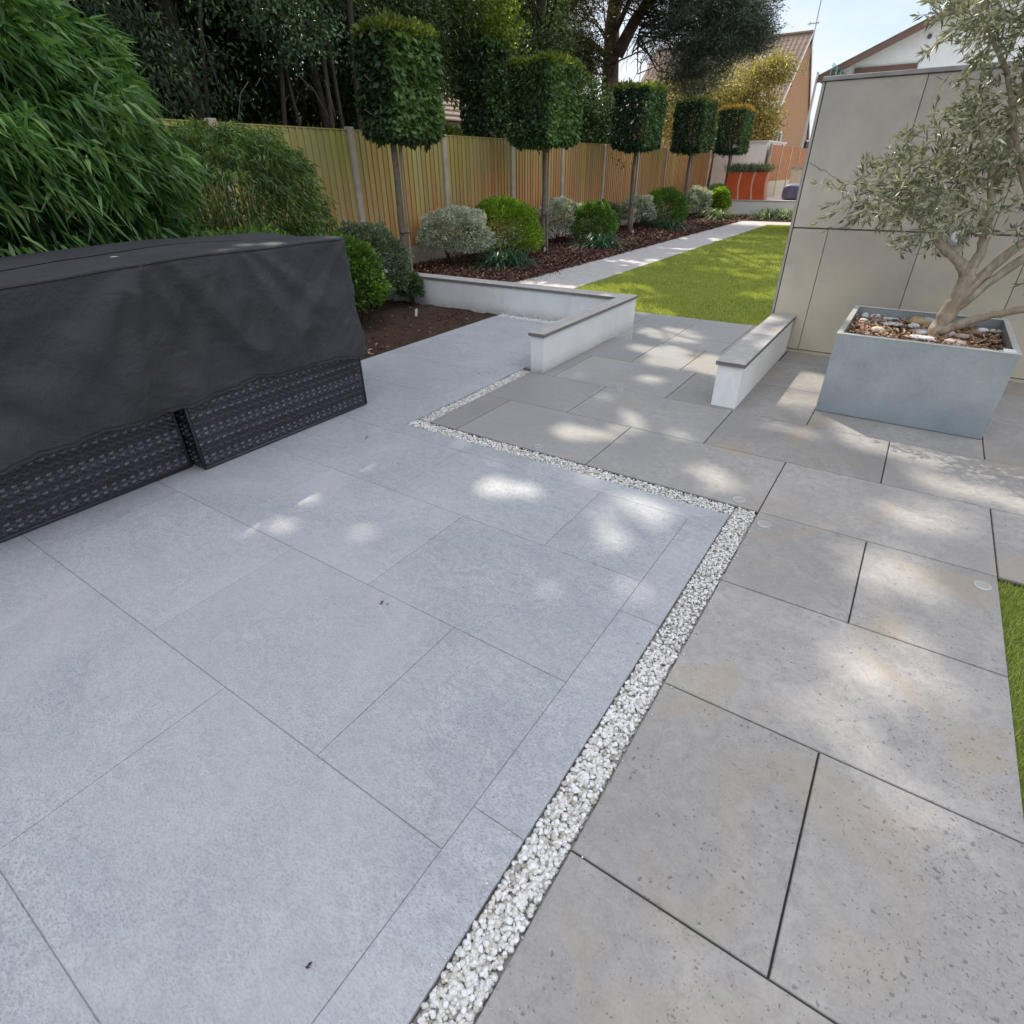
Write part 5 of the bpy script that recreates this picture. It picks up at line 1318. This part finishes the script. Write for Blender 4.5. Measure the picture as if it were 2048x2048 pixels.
# 4. ivy pillar
t = empty('ivy_column', (-9.6, 13.2, 0), 'dark ivy-covered column rising behind the fence left of the second clipped tree', 'climber', 'trees beyond the fence')
P, D, Nn = box_crown((-9.6, 13.15, 2.5), (.42, .42, 1.35), 5500, .09); leaf_obj('foliage', leaf_arrays(P, D, .10, .075), M['hornbeam_d'], t)
m = MB(); m.tube([(-9.6, 13.15, -.2), (-9.58, 13.12, 3.6)], [.14, .08], 8); m.build('trunk', M['barkdark'], t, True)
# 5. yellow-green tree
t = empty('birch_tree', (-11.2, 14.6, 0), 'sunlit yellow-green tree glowing behind the second clipped tree', 'tree', 'trees beyond the fence')
cl = [((-9.8, 13.6, 4.3), (.9, .9, 1.1)), ((-9.9, 13.9, 2.6), (.5, .6, .9)), ((-10.9, 14.6, 5.2), (1.2, 1.1, 1.1))]
leaf_obj('crown', cat_arr([clump_cloud(c, r, 130, 30, .17, .085, .055) for c, r in cl]), M['limetree'], t)
m = MB(); m.tube([(-11.2, 14.6, -.2), (-11.1, 14.5, 5.5)], [.12, .04], 8); m.build('trunk', M['barktree'], t, True)
m = MB(); branches(m, (-11.1, 14.5, 3.2), cl, 14, .03); m.build('limb', M['barktree'], t, True)
# 6. big pine
t6, p6 = canopy_tree('pine_tree', 'big pine with a thick forked trunk rising behind the middle of the fence', (-10.3, 21.8), .36, 11, None, None, 120, (-5, 1, 5.6, 13), 4.0, .26, .10, 70, (-.5, .3), 10, wood=M['barkpine'])
cl = [((-6.9, 21.4, 5.3), (1.7, 1.3, 1.15)), ((-7.9, 21.8, 6.1), (1.8, 1.4, 1.1)), ((-6.2, 21.2, 4.6), (1.0, .9, .55)), ((-7.5, 21.3, 4.0), (1.1, .9, 1.0)), ((-8.7, 21.6, 5.0), (.9, .9, .7))]
p6 += [clump_cloud(c, r, k, 60, .17, .13, .018, 'bend', -.1, (.3, 0, .25), .6) for (c, r), k in zip(cl, (560, 400, 260, 240, 70))]
leaf_obj('crown', cat_arr(p6), M['pine'], t6)
cl2 = [((-12.4, 21.0, 5.5), (1.7, 1.3, 1.1)), ((-11.4, 20.4, 6.1), (1.6, 1.3, 1.0)), ((-9.3, 20.9, 6.1), (1.1, 1.2, .6)), ((-12.7, 20.0, 4.4), (1.2, 1.2, 1.1)), ((-11.1, 20.6, 4.5), (.6, .9, .8))]
leaf_obj('needle_clump', cat_arr([clump_cloud(c, r, 190, 50, .24, .15, .024, 'bend', -.1, (.2, 0, .2), .6) for c, r in cl2]), M['pinewarm'], t6)
m = MB(); m.tube([(-10.3, 21.7, 4.6), (-9.7, 21.7, 5.5), (-8.8, 21.6, 6.2), (-7.2, 21.5, 7.0)], [.22, .17, .12, .05], 9); m.tube([(-10.4, 21.7, 4.4), (-11.2, 21.4, 5.0), (-12.3, 21.2, 5.4)], [.12, .08, .04], 8)
branches(m, (-9.6, 21.7, 5.2), cl, 24, .035, .8); branches(m, (-10.5, 21.6, 4.4), cl2, 16, .03, .8)
for k in range(60):
    b = np.array([-9.9+random.uniform(0, 2.6), 21.6+random.uniform(-.8,.8), random.uniform(3.6, 5.4)]); e = b+np.array([random.uniform(-.9,.9), random.uniform(-.5,.5), random.uniform(-1.1, .2)])
    m.tube([b, (b+e)/2+np.array([0,0,.15]), e], [.018, .012, .005], 4)
m.build('limb', M['barkpine'], t6, True)
# 7. bush between second and third clipped trees, unseen high crown added for lawn shade
t, p7 = canopy_tree('broadleaf_tree', 'dense mid-green tree between the second and third clipped trees', (-10.4, 17.2), .13, 13, None, None, 620, (-5.5, 1.5, 4.6, 16), 2.6, .25, .14, 85)
cl = [((-9.6, 17.2, 2.7), (1.3, 1.2, 1.15)), ((-9.1, 17.3, 1.9), (1.1, 1.1, .8)), ((-10.4, 17.0, 4.1), (1.1, 1.0, .9)), ((-8.5, 17.5, 2.7), (.7, .8, .7))]
leaf_obj('crown', cat_arr(p7+[clump_cloud(c, r, k, 34, .17, .10, .05) for (c, r), k in zip(cl, (240, 150, 120, 70))]), M['midtree'], t)
# 8. sparse bright tree between cedar and pine top
t = empty('ash_tree', (-13.2, 17.6, 0), 'loose mid-green tree with pale bare branches above the second clipped tree', 'tree', 'trees beyond the fence')
cl = [((-12.2, 16.6, 4.9), (1.5, 1.4, 1.2)), ((-11.4, 17.6, 5.6), (1.4, 1.3, .9)), ((-13.2, 16.6, 4.0), (1.2, 1.2, .9))]
leaf_obj('crown', cat_arr([clump_cloud(c, r, 220, 28, .20, .11, .055) for c, r in cl]), M['midtree'], t)
m = MB(); m.tube([(-13.2, 17.6, -.2), (-13, 17.4, 6)], [.14, .05], 8); m.build('trunk', M['barktree'], t, True)
m = MB(); branches(m, (-12.8, 17.2, 3.6), cl, 26, .035, .6); m.build('limb', simple('pale_branch', (.32, .27, .22), .9), t, True)
# 9. golden birch in front of the brick house
t = empty('birch_tree', (-10.2, 33.6, 0), 'golden-brown turning birch in front of the brick house', 'tree', 'trees beyond the fence')
cl = [((-11.8, 33, 3.9), (2.2, 1.6, 1.7)), ((-9.1, 33, 4.1), (2.0, 1.5, 1.6)), ((-8.0, 32.6, 3.0), (1.0, 1.2, .9)), ((-10.4, 33, 2.8), (1.6, 1.5, .9)), ((-7.8, 33, 5.1), (.8, .9, .6))]
leaf_obj('crown', cat_arr([clump_cloud(c, r, k, 26, .22, .11, .07) for (c, r), k in zip(cl, (420, 360, 170, 230, 110))]), M['birch'], t)
m = MB(); m.tube([(-10.2, 33.6, -.2), (-9.9, 33.4, 5.2)], [.16, .05], 8); m.build('trunk', M['barktree'], t, True)
m = MB(); branches(m, (-10.0, 33.4, 2.6), cl, 26, .04, .6); m.build('limb', M['barktree'], t, True)
# 10. small yellow shrub showing over the fence, white cottage behind
shrub('shrub', 'small bright yellow-green bush peeping over the fence right of the nearest clipped tree', (-9.3, 11.15, 1.85), (.5, .62, .35), 1800, .07, .04, M['limetree'], base_z=0, group='trees beyond the fence')
t = empty('cottage', (-15, 18, 0), 'white cottage glimpsed between the trees above the fence', 'house')
m = MB(); m.box(-19.5, 14.5, -.2, -14.2, 24, 2.75); m.build('wall', M['white'], t)
m = MB(); m.add([(-19.8, 14.2, 2.751), (-13.9, 14.2, 2.751), (-13.9, 24.3, 2.751), (-19.8, 24.3, 2.751), (-16.85, 14.6, 4.4), (-16.85, 23.9, 4.4)], [(0,1,4),(1,2,5,4),(2,3,5),(3,0,4,5),(3,2,1,0)]); m.build('roof', M['tiles'], t)
m = MB(); m.box(-14.198, 16.2, .9, -14.16, 17.6, 2.1); m.build('window', simple('cottage_glass', (.08,.10,.12), .15), t)
# 11. distant backdrop trees
for k, (x, y, h, s, lab) in enumerate(((-16, 1, 8, 3.4, 'tall dark tree far behind the left end of the fence'), (-17.5, 8, 9, 3.6, 'broad dark tree behind the many-stemmed evergreen'), (-19, 30, 8, 3.2, 'round green tree far behind the pine'), (-5.2, 60, 6.2, 2.6, 'far green tree between the street lamp and the tall wall'))):
    t = empty('broadleaf_tree', (x, y, 0), lab, 'tree', 'trees beyond the fence')
    cl = [((x, y, h*.62), (s, s, h*.33)), ((x+s*.5, y+s*.4, h*.45), (s*.7, s*.7, h*.25)), ((x-s*.3, y-s*.5, h*.38), (s*.7, s*.7, h*.26)), ((x, y, h*.22), (s*.9, s*.9, h*.2))]
    leaf_obj('crown', cat_arr([clump_cloud(c, r, 130, 26, .34, .24, .13) for c, r in cl]), M['conifer'] if k < 2 else M['midtree'], t)
    m = MB(); m.tube([(x, y, -.2), (x, y, h*.6)], [.25, .1], 8); m.build('trunk', M['barkdark'], t, True)
